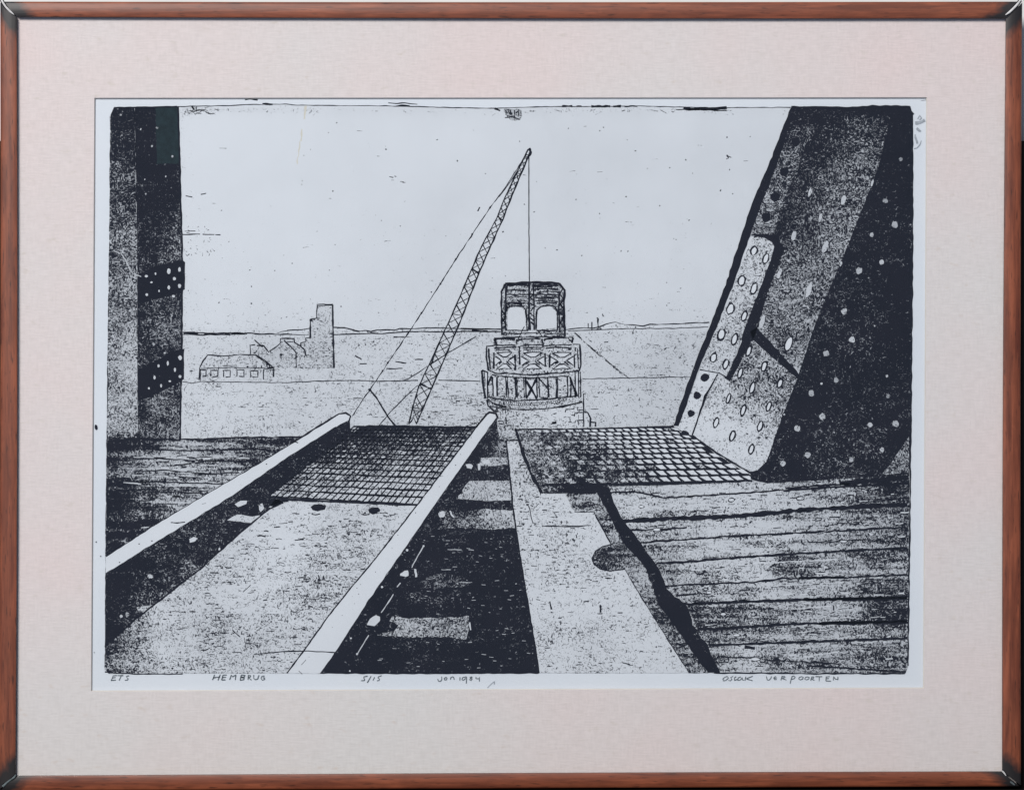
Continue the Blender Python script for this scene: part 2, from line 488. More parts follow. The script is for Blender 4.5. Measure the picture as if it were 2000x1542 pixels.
# edge of the plate along the top with its ink smudges
pl.stroke([(222, 210), (345, 207.5), (375, 207), (430, 206), (520, 203), (560, 203), (582, 205), (700, 206), (790, 207), (850, 209), (940, 211), (1000, 210), (1080, 207.5)], 1.6, 0.6)
pl.stroke([(1080, 207.5), (1160, 208), (1250, 206.5), (1340, 209), (1400, 210), (1545, 209)], 1.6, 0.6)
for a, b, w in ((1098, 1118, 4), (1126, 1136, 3), (1155, 1192, 4.5), (1198, 1213, 4), (1220, 1245, 3), (512, 532, 3.5), (478, 503, 2.5), (774, 800, 3), (785, 800, 2)):
    yy = 207.3 if a > 900 else (194 if a == 478 else 203 if a == 512 else 206.5)
    pl.stroke([(a, yy), ((a + b) / 2, yy - 0.5), (b, yy)], w, 0.8, step=3)
pl.stroke([(758, 201), (765, 201.5), (790, 201), (815, 203)], 1.8, 1.0, broken=0.3)
pl.stroke([(1335, 211), (1350, 213), (1380, 212), (1413, 211), (1420, 210)], 6, 0.8, step=4)
pl.stroke([(1320, 213), (1430, 216)], 2, 1.0, tone=0.4)
pl.stroke([(374, 207), (378, 213)], 4, 0.2, step=3)
pl.fill([(983, 213), (1017, 213), (1019, 232), (1002, 236), (990, 228)], 0.42, 0.25, rough=1.5, step=4)
pl.stroke([(986, 229), (1000, 227), (1016, 233)], 2.5, 0.8); pl.stroke([(966, 212), (977, 216)], 3.5, 0.8)
for x in (987, 996, 1004, 1012): pl.stroke([(x, 214), (x + 1, 224)], 2, 1.0, step=2)
pl.stroke([(1034, 216), (1046, 216)], 3, 0.6, tone=0.5)
pl.stroke([(355, 212), (550, 216), (620, 214)], 9, 1.0, tone=0.10); pl.stroke([(1060, 214), (1330, 216), (1420, 216)], 8, 1, tone=0.10)
for k in range(46):
    u = rng.uniform(352, 420) if k < 30 else rng.uniform(600, 1480)
    pl.stroke([(u, rng.uniform(212, 226)), (u + rng.uniform(4, 14), rng.uniform(212, 226))], 1.2, 0.6, tone=0.35, step=3)
# bitten specks and small horizontal scratches in the sky
for k in range(150):
    u, v = rng.uniform(365, 1500), rng.uniform(230, 635)
    if u > 1530 - 0.387 * (v - 210) - 25: continue
    if rng.random() < 0.7: pl.blob(u, v, rng.uniform(0.8, 2.0), rng.uniform(0.7, 1.5), rng.uniform(0, 180), 1.0 if rng.random() < 0.45 else 0.45)
    else: pl.stroke([(u, v), (u + rng.uniform(4, 14), v + rng.uniform(-1.5, 1.5))], rng.uniform(0.8, 1.5), 0.4, tone=0.55, step=3)
pl.stroke([(356, 457), (380, 457), (430, 458)], 2.2, 0.8, broken=0.3); pl.stroke([(360, 451), (402, 451)], 1.2, 0.8, broken=0.5)
for k in range(34):
    u, v = rng.uniform(360, 415), rng.uniform(440, 500)
    pl.stroke([(u, v), (u + rng.uniform(-2, 6), v + rng.uniform(-3, 6))], 1.2, 0.6, tone=0.7, step=3)
pl.stroke([(362, 382), (375, 384)], 2, 1.2, broken=0.3); pl.stroke([(386, 379), (402, 377)], 2, 1.2, broken=0.45)
pl.stroke([(1420, 302), (1424, 309)], 2.2, 0.3, step=2); pl.stroke([(1422, 309), (1419, 310)], 2, step=1.5); pl.stroke([(1423, 304), (1429, 307)], 1.4, step=2)
pl.stroke([(760, 344), (768, 346)], 2.2, step=3); pl.stroke([(770, 343.5), (774, 344)], 2, step=2); pl.stroke([(782, 354), (792, 356)], 2.2, step=3, tone=0.7)
pl.stroke([(933, 412), (937, 404)], 3.2, 0.3, step=3)
# yellow stain
pl.up()
for a, b, w in (((597, 206), (594, 232), 4), ((590, 252), (587, 275), 3.2), ((586, 276), (580, 320), 2.0)):
    pl.stroke([a, b], w, 1.2, mat=M_STAIN, var=0.6, step=3, broken=0.25)
pl.build()

# ---- far shore and horizon
ho = Ink('printed_far_shore')
A = (900, 480, 5); Cc = (170, 480, 5); D = (560, 480, 5)
ho.stroke(T(*Cc, [(930, 845), (1200, 855), (1500, 850), (1700, 860), (2000, 865)]), 2.6, 0.9)
ho.stroke(T(*Cc, [(930, 862), (1100, 866), (1350, 866), (1560, 858)]), 2.2, 0.9, broken=0.2)
ho.stroke(T(*Cc, [(940, 853), (1080, 858)]), 3.6, 0.9, broken=0.25); ho.stroke(T(*Cc, [(1340, 858), (1540, 854)]), 3.6, 0.9, broken=0.3); ho.stroke(T(*Cc, [(1140, 858), (1250, 858)]), 3.2, 0.9, broken=0.3)
ho.stroke(T(*Cc, [(1850, 855), (1900, 835), (2000, 822)]), 1.6, 0.5)
ho.stroke(T(*D, [(0, 825), (110, 820), (220, 805)]), 1.6, 0.5); ho.stroke(T(*D, [(0, 862), (215, 868)]), 1.5, 0.5)
ho.fill(T(*D, [(455, 797), (560, 800), (700, 838), (770, 828), (820, 838), (1000, 822), (1100, 807), (1350, 802), (1550, 802), (2000, 818), (2000, 838), (1530, 842), (1200, 838), (800, 858), (455, 868)]), 0.18, 0.14)
ho.up()
ho.stroke(T(*D, [(455, 795), (560, 797), (620, 815), (700, 835), (770, 825), (820, 838), (880, 820), (1000, 820), (1060, 818), (1100, 805), (1200, 812), (1350, 800), (1550, 800), (1800, 815), (2000, 812)]), 2.2, 0.6)
ho.stroke(T(*D, [(490, 797), (565, 799)]), 2.8, 0.4); ho.stroke(T(*D, [(640, 822), (710, 835)]), 2.6, 0.4)
ho.stroke(T(*D, [(455, 865), (800, 855), (950, 855), (1200, 835), (1530, 840), (1700, 835), (2000, 835)]), 2.4, 0.7)
ho.stroke(T(*A, [(0, 805), (200, 812), (390, 812)]), 2.4, 0.9); ho.stroke(T(*A, [(0, 833), (390, 836)]), 2.4, 0.7); ho.stroke(T(*A, [(0, 820), (160, 825), (390, 822)]), 2.0, 1.6, broken=0.45)
hill = T(*A, [(1290, 818), (1340, 795), (1420, 760), (1510, 747), (1600, 767), (1780, 782), (1850, 767), (2000, 767), (2000, 805), (1700, 807), (1300, 820)])
ho.fill(hill, 0.16, 0.10); ho.up()
ho.stroke(T(*A, [(1020, 818), (1120, 808), (1200, 800), (1290, 802), (1340, 792), (1420, 760), (1510, 745), (1600, 765), (1700, 776), (1780, 782), (1850, 765), (2000, 766)]) + [(1340, 631), (1386, 629)], 2.0, 0.6)
ho.stroke(T(*A, [(1050, 830), (1180, 826), (1300, 820), (1500, 812), (1700, 806), (2000, 806)]) + [(1340, 640), (1384, 638)], 1.7, 0.6)
ho.fill(T(*A, [(1310, 816), (1345, 798), (1365, 797), (1385, 815)]), 0.85, 0.3)
for x, y0, y1, w in ((1245, 755, 800, 2), (1280, 742, 820, 2.2), (1340, 705, 795, 2.6)):
    ho.stroke(T(*A, [(x, y0), (x + 1, y1)]), w, 0.3, step=3)
ho.stroke(T(*A, [(1328, 700), (1345, 712)]), 2.5, 0.3, step=2); ho.stroke(T(*A, [(1382, 662), (1392, 690)]), 1.8, 0.8, broken=0.3, step=2)
# near shoreline
ho.stroke([(356, 745), (374, 748), (390, 745), (560, 747), (590, 745)], 1.5, 0.6)
ho.stroke(T(*D, [(150, 1327), (350, 1318), (500, 1315), (700, 1313), (850, 1320), (1050, 1320), (1280, 1312)]), 1.9, 0.5, broken=0.08)
ho.stroke(T(*D, [(1480, 1310), (1700, 1316), (1890, 1320)]), 2.0, 0.5)
ho.stroke(T(*A, [(1190, 1298), (1400, 1294), (1600, 1290), (2000, 1282)]) + [(1352, 736)], 1.6, 0.6, broken=0.08)
# mooring line on the right
ho.stroke(T(*A, [(1110, 842), (1200, 932), (1350, 1065), (1500, 1180), (1650, 1298)]), 2.2, 0.6, tone=0.75, broken=0.12)
ho.stroke(T(*A, [(1260, 975), (1400, 1095), (1480, 1170), (1590, 1275)]), 2.0, 0.8, tone=0.5, broken=0.2)
# ripples
for k in range(430):
    u, v = rng.uniform(362, 1345), rng.uniform(655, 828)
    if 940 < u < 1145 and v > 640: continue
    if u > 1375 - 0.37 * (v - 640): continue
    if 390 < u < 655 and v < 745: continue
    l = rng.uniform(3, 11) if rng.random() < 0.85 else rng.uniform(12, 24)
    ho.stroke([(u, v), (u + l, v + rng.uniform(-1.2, 1.2))], rng.uniform(0.8, 1.6), 0.5, tone=rng.choice((0.35, 0.5, 0.7)), step=3)
for k in range(60):
    u, v = rng.uniform(830, 945), rng.uniform(748, 826)
    ho.stroke([(u, v), (u + rng.uniform(8, 22), v + rng.uniform(-1, 1))], rng.uniform(0.8, 1.4), 0.5, tone=0.5, step=3)
for p in ([(693, 694), (706, 702)], [(702, 710), (716, 710)], [(768, 658), (790, 658)], [(772, 706), (792, 708)], [(754, 720), (786, 719)], [(810, 702), (826, 701)], [(890, 782), (898, 783)], [(1180, 668), (1188, 667)], [(1152, 665), (1156, 667)]):
    ho.stroke(p, 2.2, 0.6, step=3, broken=0.1)
ho.build()

# ---- buildings on the left shore
bd = Ink('printed_shore_buildings')
bd.fill(T(*D, [(-150, 1190), (-340, 1050), (-340, 975), (-220, 975), (-180, 1035), (-70, 950), (-60, 905), (70, 905), (70, 940), (130, 975), (135, 945), (180, 935), (180, 900), (230, 895), (230, 715), (290, 705), (295, 580), (450, 575), (450, 700), (458, 1190)]), [(600, 700, 0.24), (640, 620, 0.18), (640, 700, 0.34), (540, 690, 0.24), (510, 690, 0.22)], 0.20)
bd.fill(T(*Cc, [(1100, 1320), (1100, 1180), (1175, 1068), (1650, 1068), (1820, 1190), (1820, 1320)]), [(420, 710, 0.22), (500, 705, 0.24), (450, 738, 0.12)], 0.16)
bd.up()
bd.stroke(T(*Cc, [(1090, 1310), (1098, 1190), (1130, 1120), (1175, 1065), (1330, 1075), (1500, 1060), (1650, 1065), (1750, 1130), (1818, 1190), (1820, 1280)]), 2.5, 0.7, broken=0.04)
bd.stroke(T(*Cc, [(1105, 1200), (1105, 1320)]), 1.8); bd.stroke(T(*Cc, [(1110, 1195), (1300, 1190), (1560, 1188), (1740, 1192)]), 1.6, 0.8, broken=0.15)
bd.stroke(T(*Cc, [(1320, 1172), (1460, 1165)]), 1.4, broken=0.2); bd.blob(483, 716, 2.2, 2, 0, 1)
for x0, y0, x1, y1 in ((1105, 1212, 1160, 1272), (1205, 1215, 1275, 1275), (1330, 1215, 1395, 1280), (1460, 1210, 1530, 1275), (1595, 1220, 1665, 1280)):
    bd.stroke(T(*Cc, [(x0, y1), (x0, y0), (x1, y0), (x1, y1), (x0 + 20, y1)]), 2.2, 0.6, step=4, broken=0.06)
bd.stroke(T(*Cc, [(1722, 1305), (1720, 1205), (1815, 1190)]), 2.2); bd.stroke(T(*Cc, [(1752, 1130), (1757, 1185), (1815, 1188)]), 2.6, 0.5)
bd.stroke(T(*Cc, [(1775, 1145), (1780, 1185)]), 2.4)
bd.stroke(T(*Cc, [(1592, 1055), (1590, 972), (1640, 965)]), 2.0); bd.stroke(T(*Cc, [(1655, 970), (1720, 972)]), 4, 0.5); bd.stroke(T(*Cc, [(1630, 918), (1660, 945), (1712, 985)]), 2.4, 0.5)
bd.stroke(T(*Cc, [(1720, 972), (1770, 1035), (1850, 980), (1885, 950), (1887, 905), (1960, 900), (2020, 905)]), 2.4, 0.4)
bd.stroke(T(*D, [(0, 905), (70, 903), (72, 942), (130, 975), (175, 1015), (185, 1075)]), 2.4, 0.4); bd.stroke(T(*D, [(0, 935), (60, 938)]), 1.8)
bd.stroke(T(*Cc, [(1920, 920), (1990, 985)]) + T(*D, [(40, 985), (88, 1042), (92, 1190)]), 2.4, 0.4)
bd.stroke(T(*D, [(132, 985), (135, 945), (180, 935), (180, 900), (228, 895)]), 2.6, 0.4); bd.stroke(T(*D, [(228, 900), (228, 715)]), 3.4, 0.4)
bd.stroke(T(*D, [(228, 715), (290, 707)]), 2.2); bd.stroke(T(*D, [(290, 708), (295, 580)]), 2.6); bd.stroke(T(*D, [(290, 575), (360, 568), (450, 572)]), 2.2); bd.stroke(T(*D, [(300, 590), (380, 580), (445, 582)]), 1.6)
bd.stroke(T(*D, [(447, 575), (448, 700), (452, 900), (460, 1190)]), 3.4, 0.4)
bd.stroke(T(*D, [(80, 1195), (250, 1190), (450, 1190)]), 1.0, 0.5, tone=0.5)
bd.build()

# ---- the crane
cr = Ink('printed_crane')
left = [(1032, 291), (1020, 315), (1008, 340), (984, 390), (970, 426), (940, 482), (918, 532), (888, 602), (868, 646), (848, 690), (818, 754), (808, 788), (798, 828)]
right = [(1036.5, 291), (1030, 310), (1018, 338), (998, 386), (982, 428), (957, 483), (934, 536), (908, 604), (892, 644), (872, 690), (842, 760), (830, 788), (813, 828)]
cr.stroke(left, 2.6, 0.5, var=0.3); cr.stroke(right, 2.9, 0.5, var=0.3)
def at(line, t):
    L = [0]
    for a, b in zip(line, line[1:]): L.append(L[-1] + math.dist(a, b))
    d = t * L[-1]
    for i in range(len(line) - 1):
        if d <= L[i + 1]: return lerp(line[i], line[i + 1], (d - L[i]) / (L[i + 1] - L[i]))
    return line[-1]
ts = [0.02]
while ts[-1] < 0.97: ts.append(ts[-1] + 0.022 + 0.021 * ts[-1])
for i, (a, b) in enumerate(zip(ts, ts[1:])):
    b = min(b, 0.995)
    cr.stroke([at(left, a), at(right, b)], 1.9, 0.3, step=4)
    cr.stroke([at(right, a), lerp(at(right, a), at(left, b), 0.5), at(left, b)], 1.5, 0.5, tone=0.85, step=4, broken=0.1)
    if i % 3 == 0: cr.stroke([at(left, a), at(right, a)], 1.4, 0.3, step=4)
for t in (0.245, 0.44, 0.86): cr.stroke([at(left, t), at(right, t + 0.012)], 3.6, 0.3, step=4)
cr.blob(1034.5, 291.5, 3.0, 3.4, 0, 1); cr.blob(1036, 300, 2.2, 6, 20, 1)
stay = [(1029, 300), (1000, 345), (984, 370), (957, 405), (922, 458), (890, 506), (860, 554), (823, 611), (802, 643), (775, 682), (747, 724), (722, 761), (705, 785), (688, 812)]
cr.stroke(stay, 1.8, 0.6, var=0.6, step=4)
for u, v in ((957, 405), (922, 457), (890, 506), (860, 554), (823, 611), (757, 708), (747, 724)): cr.blob(u, v, 1.9, 2.6, 25, 1)
cr.stroke([(1012, 330), (996, 356), (975, 384)], 1.2, 0.5)
cr.stroke([(1033, 300), (1033, 420), (1034, 553)], 2.0, 0.3, var=0.2)
cr.blob(722, 761, 3.4, 3, 30, 1)
cr.stroke([(722, 761), (735, 776), (748, 798), (758, 814), (772, 832)], 3.4, 0.5)
cr.stroke([(930, 656), (905, 671), (876, 688)], 2.0, 0.5); cr.stroke([(876, 688), (840, 712), (800, 738), (785, 743)], 1.6, 0.7, broken=0.12)
cr.stroke([(858, 670), (848, 694), (842, 712)], 2.6, 0.8)
cr.stroke([(816, 752), (796, 770), (778, 788), (757, 810), (740, 831)], 1.7, 0.5, broken=0.05)
cr.stroke([(806, 790), (802, 810), (800, 826), (808, 815), (812, 826)], 2.4, 1.0); cr.stroke([(812, 785), (820, 803), (826, 790)], 1.8)
cr.build()

# ---- the swing-bridge tower
tw = Ink('printed_bridge_tower')
tw.fill(T(*A, [(398, 450), (430, 370), (960, 362), (1012, 430), (1012, 860), (1020, 890), (400, 890)]), [(1000, 565, 0.42), (1080, 565, 0.48), (1035, 570, 0.5), (1040, 625, 0.3), (985, 620, 0.6), (1098, 620, 0.6), (1035, 655, 0.22)], 0.10)
tw.fill(T(*A, [(330, 905), (1100, 895), (1090, 955), (1165, 965), (1175, 1100), (1158, 1222), (1170, 1230), (1180, 1480), (1190, 1530), (1000, 1580), (700, 1600), (400, 1580), (255, 1500), (215, 1470), (205, 1215), (270, 1220), (250, 1080), (252, 980), (320, 970)]), [(970, 690, 0.26), (1110, 690, 0.26), (1040, 725, 0.34), (990, 760, 0.36), (1090, 760, 0.3), (1040, 760, 0.3), (960, 740, 0.3)], 0.10)
tw.fill([(950, 782), (1000, 797), (1060, 799), (1120, 788), (1139, 782), (1140, 836), (1008, 838), (1014, 858), (990, 860), (975, 872), (955, 900), (948, 850), (968, 812)], [(1100, 815, 0.14), (1040, 815, 0.22), (995, 845, 0.42), (975, 860, 0.5), (960, 800, 0.35), (990, 815, 0.26)], 0.08)
tw.up()
def white(pts): tw.fill(pts, 0.01, 0.14, rough=0.4, step=6)
white(T(*A, [(455, 815), (455, 640), (480, 600), (590, 600), (625, 640), (632, 700), (632, 790), (610, 818)]))
white(T(*A, [(745, 815), (748, 650), (780, 600), (880, 590), (930, 640), (938, 800)]))
for k in range(3):
    x0, x1 = ((335, 520), (590, 815), (875, 1100))[k]; w_ = x1 - x0
    def bx(q): return [(900 + (x0 + a * w_) / 5, 480 + b / 5) for a, b in q]
    white(bx([(0.12, 1048), (0.88, 1042), (0.62, 1082), (0.42, 1086)])); white(bx([(0.0, 1090), (0.3, 1122), (0.0, 1165)])); white(bx([(1.0, 1088), (0.72, 1118), (1.0, 1160)])); white(bx([(0.12, 1200), (0.38, 1158), (0.6, 1154), (0.86, 1196)]))
white(T(*A, [(240, 1235), (258, 1235), (258, 1480), (245, 1480)])); white(T(*A, [(318, 1285), (345, 1285), (348, 1465), (322, 1465)])); white(T(*A, [(1045, 1280), (1062, 1280), (1062, 1465), (1050, 1465)])); white(T(*A, [(1122, 1240), (1142, 1240), (1142, 1465), (1128, 1465)]))
white(T(*A, [(640, 1310), (735, 1310), (735, 1480), (640, 1480)]))
tw.up()
def ts_(pts, w, **k): tw.stroke(T(*A, pts), w, k.pop('jit', 0.5), step=4, **k)
ts_([(402, 870), (397, 640), (396, 450), (432, 372)], 4.2); ts_([(432, 370), (560, 362), (680, 357), (830, 358), (960, 364)], 4.0); ts_([(960, 364), (1014, 432), (1008, 560), (1010, 700), (1014, 800), (1018, 885)], 4.2)
ts_([(450, 385), (440, 460), (440, 600), (432, 720), (442, 820)], 3.4); ts_([(962, 440), (958, 600), (962, 720), (970, 845)], 3.4)
for a, b in (((402, 630), (440, 690)), ((440, 690), (405, 740)), ((405, 700), (438, 770)), ((438, 770), (408, 810)), ((968, 470), (1006, 520)), ((1006, 520), (966, 580)), ((966, 560), (1006, 620)), ((968, 640), (1006, 690)), ((1004, 690), (970, 750)), ((970, 750), (1008, 800)), ((1000, 410), (970, 470))): ts_([a, b], 2.6)
ts_([(666, 362), (668, 500), (664, 650), (666, 822)], 4.0); ts_([(704, 370), (715, 480), (714, 650), (718, 822)], 3.0); ts_([(640, 600), (642, 700), (648, 822)], 2.8); ts_([(738, 640), (738, 740), (735, 822)], 3.2); ts_([(672, 700), (684, 822)], 2.0)
for a, b in (((675, 560), (712, 580)), ((712, 600), (680, 640)), ((675, 655), (712, 690)), ((675, 700), (710, 730)), ((684, 740), (714, 770)), ((676, 500), (712, 530)), ((712, 470), (676, 500))): ts_([a, b], 2.4)
for y, x0, x1, w in ((382, 455, 660, 4.2), (384, 715, 955, 5.0), (400, 720, 900, 2.4), (428, 452, 660, 2.0), (420, 725, 950, 3.0), (438, 452, 640, 1.8), (446, 760, 950, 1.8), (476, 440, 960, 2.6), (494, 452, 650, 1.8), (502, 728, 950, 3.0), (516, 760, 900, 2.0), (538, 560, 655, 2.2), (536, 728, 950, 2.4), (560, 445, 600, 3.4), (556, 740, 940, 3.0), (572, 500, 600, 2.4)):
    ts_([(x0, y), ((x0 + x1) / 2, y - 4), (x1, y + 3)], w, jit=1.0, broken=0.06)
ts_([(448, 640), (452, 605), (480, 588), (560, 586), (605, 592), (632, 622), (640, 690)], 2.8); ts_([(736, 690), (745, 625), (790, 590), (860, 578), (915, 592), (945, 650), (948, 800)], 2.8)
ts_([(447, 600), (460, 590)], 6)
ts_([(432, 822), (600, 826), (660, 825)], 2.2); ts_([(740, 828), (820, 822), (880, 830), (950, 820)], 3.0, jit=1.0); ts_([(410, 852), (560, 855), (720, 848), (1000, 862)], 2.0); ts_([(420, 890), (600, 892), (800, 886), (1018, 888)], 2.6, broken=0.06)
ts_([(622, 785), (590, 850), (545, 940)], 1.8); ts_([(752, 828), (800, 892)], 1.8)
ts_([(325, 905), (420, 902), (530, 910)], 3.6); ts_([(560, 915), (680, 906), (780, 905)], 2.6); ts_([(810, 912), (900, 896), (1100, 893)], 3.0); ts_([(330, 905), (346, 965)], 4.4); ts_([(1098, 896), (1086, 948)], 4.0); ts_([(1050, 905), (1092, 945)], 2.6)
ts_([(545, 910), (548, 960)], 3); ts_([(790, 905), (806, 960), (800, 990)], 3.6); ts_([(815, 930), (830, 912), (900, 905)], 2.4)
ts_([(320, 970), (420, 970), (530, 968)], 2.8); ts_([(560, 985), (640, 966), (800, 966)], 2.4); ts_([(815, 975), (950, 968), (1085, 962)], 2.2); ts_([(325, 1000), (430, 992), (535, 985)], 3.0); ts_([(605, 992), (790, 990)], 2.4); ts_([(830, 1002), (920, 988), (1000, 990), (1085, 1000)], 2.8); ts_([(340, 1018), (480, 1012)], 2); ts_([(610, 1012), (780, 1008)], 1.8)
ts_([(320, 972), (252, 980), (250, 1080), (258, 1150), (272, 1215)], 3.2); ts_([(1098, 962), (1165, 960), (1172, 1090), (1172, 1170), (1156, 1222)], 3.0); ts_([(272, 1000), (275, 1080), (290, 1205)], 3.4); ts_([(322, 1040), (322, 1200)], 4.0); ts_([(530, 1060), (532, 1215)], 4.0); ts_([(572, 985), (574, 1080), (575, 1160)], 3.8); ts_([(822, 1050), (826, 1180)], 4.0); ts_([(868, 1060), (868, 1190)], 4.0); ts_([(1108, 1060), (1112, 1190)], 2.4); ts_([(1140, 1000), (1150, 1200)], 2.2); ts_([(1122, 990), (1120, 1030)], 2)
for k in range(3):
    x0, x1 = ((335, 520), (590, 815), (875, 1100))[k]; w_ = x1 - x0
    def sx(q, w): tw.stroke([(900 + (x0 + a * w_) / 5, 480 + b / 5) for a, b in q], w, 0.6, step=4)
    sx([(0.08, 1046), (0.42, 1088), (0.62, 1084), (0.92, 1040)], 2.4); sx([(0.12, 1044), (0.5, 1038), (0.88, 1040)], 2.0)
    sx([(0.0, 1078), (0.32, 1120), (0.02, 1170)], 2.4); sx([(1.0, 1078), (0.7, 1118), (1.0, 1168)], 2.6)
    sx([(0.08, 1204), (0.38, 1156), (0.6, 1152), (0.9, 1200)], 2.4); sx([(0.14, 1206), (0.5, 1196), (0.84, 1200)], 1.8)
    sx([(0.2, 1150), (0.36, 1130)], 3.0); sx([(0.6, 1130), (0.8, 1165)], 2.6)
ts_([(270, 1212), (330, 1240), (400, 1244), (520, 1248), (700, 1262), (820, 1250), (1000, 1238), (1156, 1216)], 3.0, broken=0.08, jit=1.0); ts_([(300, 1255), (440, 1278), (700, 1290), (900, 1280), (1060, 1268)], 2.4, jit=0.9)
for k in range(26): tw.blob(900 + rng.uniform(540, 1140) / 5, 480 + rng.uniform(1190, 1250) / 5, rng.uniform(0.9, 1.7), rng.uniform(0.9, 1.6), 0, 1.0)
ts_([(205, 1215), (215, 1330), (240, 1490)], 4.6); ts_([(205, 1214), (265, 1236)], 3.6); ts_([(228, 1230), (238, 1360)], 1.8); ts_([(262, 1236), (262, 1490), (268, 1530)], 3.0); ts_([(300, 1266), (266, 1360)], 3.0); ts_([(308, 1276), (316, 1470)], 3.2); ts_([(350, 1276), (358, 1468)], 3.4)
for x, w in ((440, 3.0), (456, 2.4), (530, 3.0), (544, 2.2), (612, 2.2), (630, 3.0), (740, 3.0), (762, 2.2), (848, 3.2), (932, 2.6), (944, 1.8), (1042, 2.4), (1072, 3.0), (1116, 2.6), (1148, 2.2), (1168, 2.4)):
    ts_([(x, 1278 if x < 1110 else 1228), (x + 4, 1380), (x + (10 if x < 900 else 2), 1480)], w)
ts_([(640, 1318), (690, 1400), (742, 1492)], 4.2); ts_([(738, 1300), (690, 1395), (640, 1492)], 4.0); ts_([(758, 1288), (800, 1330), (842, 1385)], 2.8); ts_([(1066, 1276), (1100, 1370), (1134, 1460)], 3.6); ts_([(560, 1290), (546, 1360)], 2.2); ts_([(780, 1480), (850, 1490)], 3.0)
for k in range(60):
    x = rng.uniform(360, 1040); y = rng.uniform(1290, 1480)
    if 620 < x < 745: continue
    ts_([(x, y), (x + rng.uniform(-25, 35), y + rng.uniform(-12, 12))], rng.uniform(1, 2))
ts_([(256, 1470), (350, 1492), (530, 1512), (700, 1504), (860, 1496), (1000, 1478), (1148, 1462)], 2.8)
Bz = (940, 780, 5)
ts_([(268, 1500), (330, 1545), (400, 1558)], 3.0)
for k in range(30):
    x = 995 + k * 4.0; y = 789 - 0.0018 * (x - 1040) ** 2 + rng.uniform(-1, 1)
    tw.ring(x - 8, y, rng.uniform(1.8, 2.8), rng.uniform(1.6, 2.6), 0, 1.3, 0.1)
tw.stroke(T(*Bz, [(55, 0), (66, 60), (120, 112), (160, 120)]), 3.4, 0.6); tw.stroke(T(*Bz, [(100, 68), (250, 95), (450, 102), (600, 92), (720, 80), (900, 40)]), 2.2, 0.7, broken=0.1)
tw.stroke(T(*Bz, [(1000, -60), (998, 80), (1002, 265)]), 2.6, 0.5)
for p in ([(820, 125), (828, 100), (910, 90)], [(905, 90), (905, 60)], [(935, 70), (940, 105), (995, 100)], [(910, 165), (915, 130), (990, 125)], [(950, 150), (950, 190)], [(915, 230), (920, 205), (995, 200)], [(868, 215), (866, 185)], [(880, 150), (915, 152)], [(945, 205), (948, 235)], [(240, 130), (238, 100), (180, 95)], [(236, 170), (248, 240)], [(690, 228), (735, 226)], [(170, 235), (215, 238)], [(160, 210), (215, 212)]):
    tw.stroke(T(*Bz, p), 2.0, 0.5, step=3)
tw.stroke(T(*Bz, [(690, 228), (735, 225)]), 4.2, 0.5, step=3)
for k in range(46):
    u, v = rng.uniform(985, 1120), rng.uniform(803, 833)
    tw.stroke([(u, v), (u + rng.uniform(-1, 7), v + rng.uniform(-2, 2))], rng.uniform(0.9, 1.6), 0.5, tone=0.75, step=3)
tw.fill(T(*Bz, [(1004, 115), (1040, 128), (1070, 180), (1064, 268), (1004, 268)]), 0.14, 0.1)
tw.stroke(T(*Bz, [(1004, 118), (1040, 130), (1068, 182), (1062, 268)]), 3.0, 0.5); tw.stroke(T(*Bz, [(1072, 222), (1118, 226), (1114, 264)]), 2.4, 0.4)
tw.build()

# ---- left post
po = Ink('printed_left_post')
po.fill([(215, 224), (222, 210), (262, 209), (264, 320), (267, 480), (268, 700), (268, 860), (209, 860), (211, 600), (213, 480)],
        [(240, 215, .97), (225, 260, .93), (255, 260, .95), (235, 330, .78), (255, 400, .8), (230, 430, .76), (240, 470, .62), (255, 480, .6), (225, 510, .74), (225, 560, .64), (255, 560, .52), (225, 640, .6), (255, 640, .44), (225, 720, .52), (255, 720, .36), (240, 780, .36), (225, 830, .38), (255, 830, .46), (235, 855, .7)], 0.22)
po.fill([(262, 209), (347, 208), (350, 300), (353, 420), (355, 480), (355, 600), (354, 700), (352, 800), (351, 860), (268, 860), (267, 480)],
        [(300, 230, .97), (300, 350, .975), (340, 380, .95), (300, 430, .955), (340, 450, .80), (345, 490, .68), (290, 480, .93), (280, 560, .93), (320, 590, .84), (345, 590, .80), (285, 640, .80), (325, 650, .66), (345, 660, .72), (272, 640, .97), (272, 800, .93), (285, 700, .84), (320, 690, .74), (330, 790, .66), (300, 790, .68), (300, 840, .74), (340, 840, .66), (345, 770, .78)], 0.25)
po.up()
po.fill([(303, 209), (347, 208.5), (350, 300), (351, 319), (306, 320)], 1.0, 0, mat=M_TEAL, rough=1.2)  # reflection in the glass, painted onto the post as a teal tint
po.fill([(268, 540), (300, 520), (325, 514), (356, 508), (361, 512), (360, 565), (350, 570), (320, 580), (268, 592)], 0.994)
po.fill([(268, 722), (290, 712), (320, 695), (345, 684), (359, 681), (359, 740), (340, 752), (310, 766), (290, 776), (268, 784)], 0.994)
po.up()
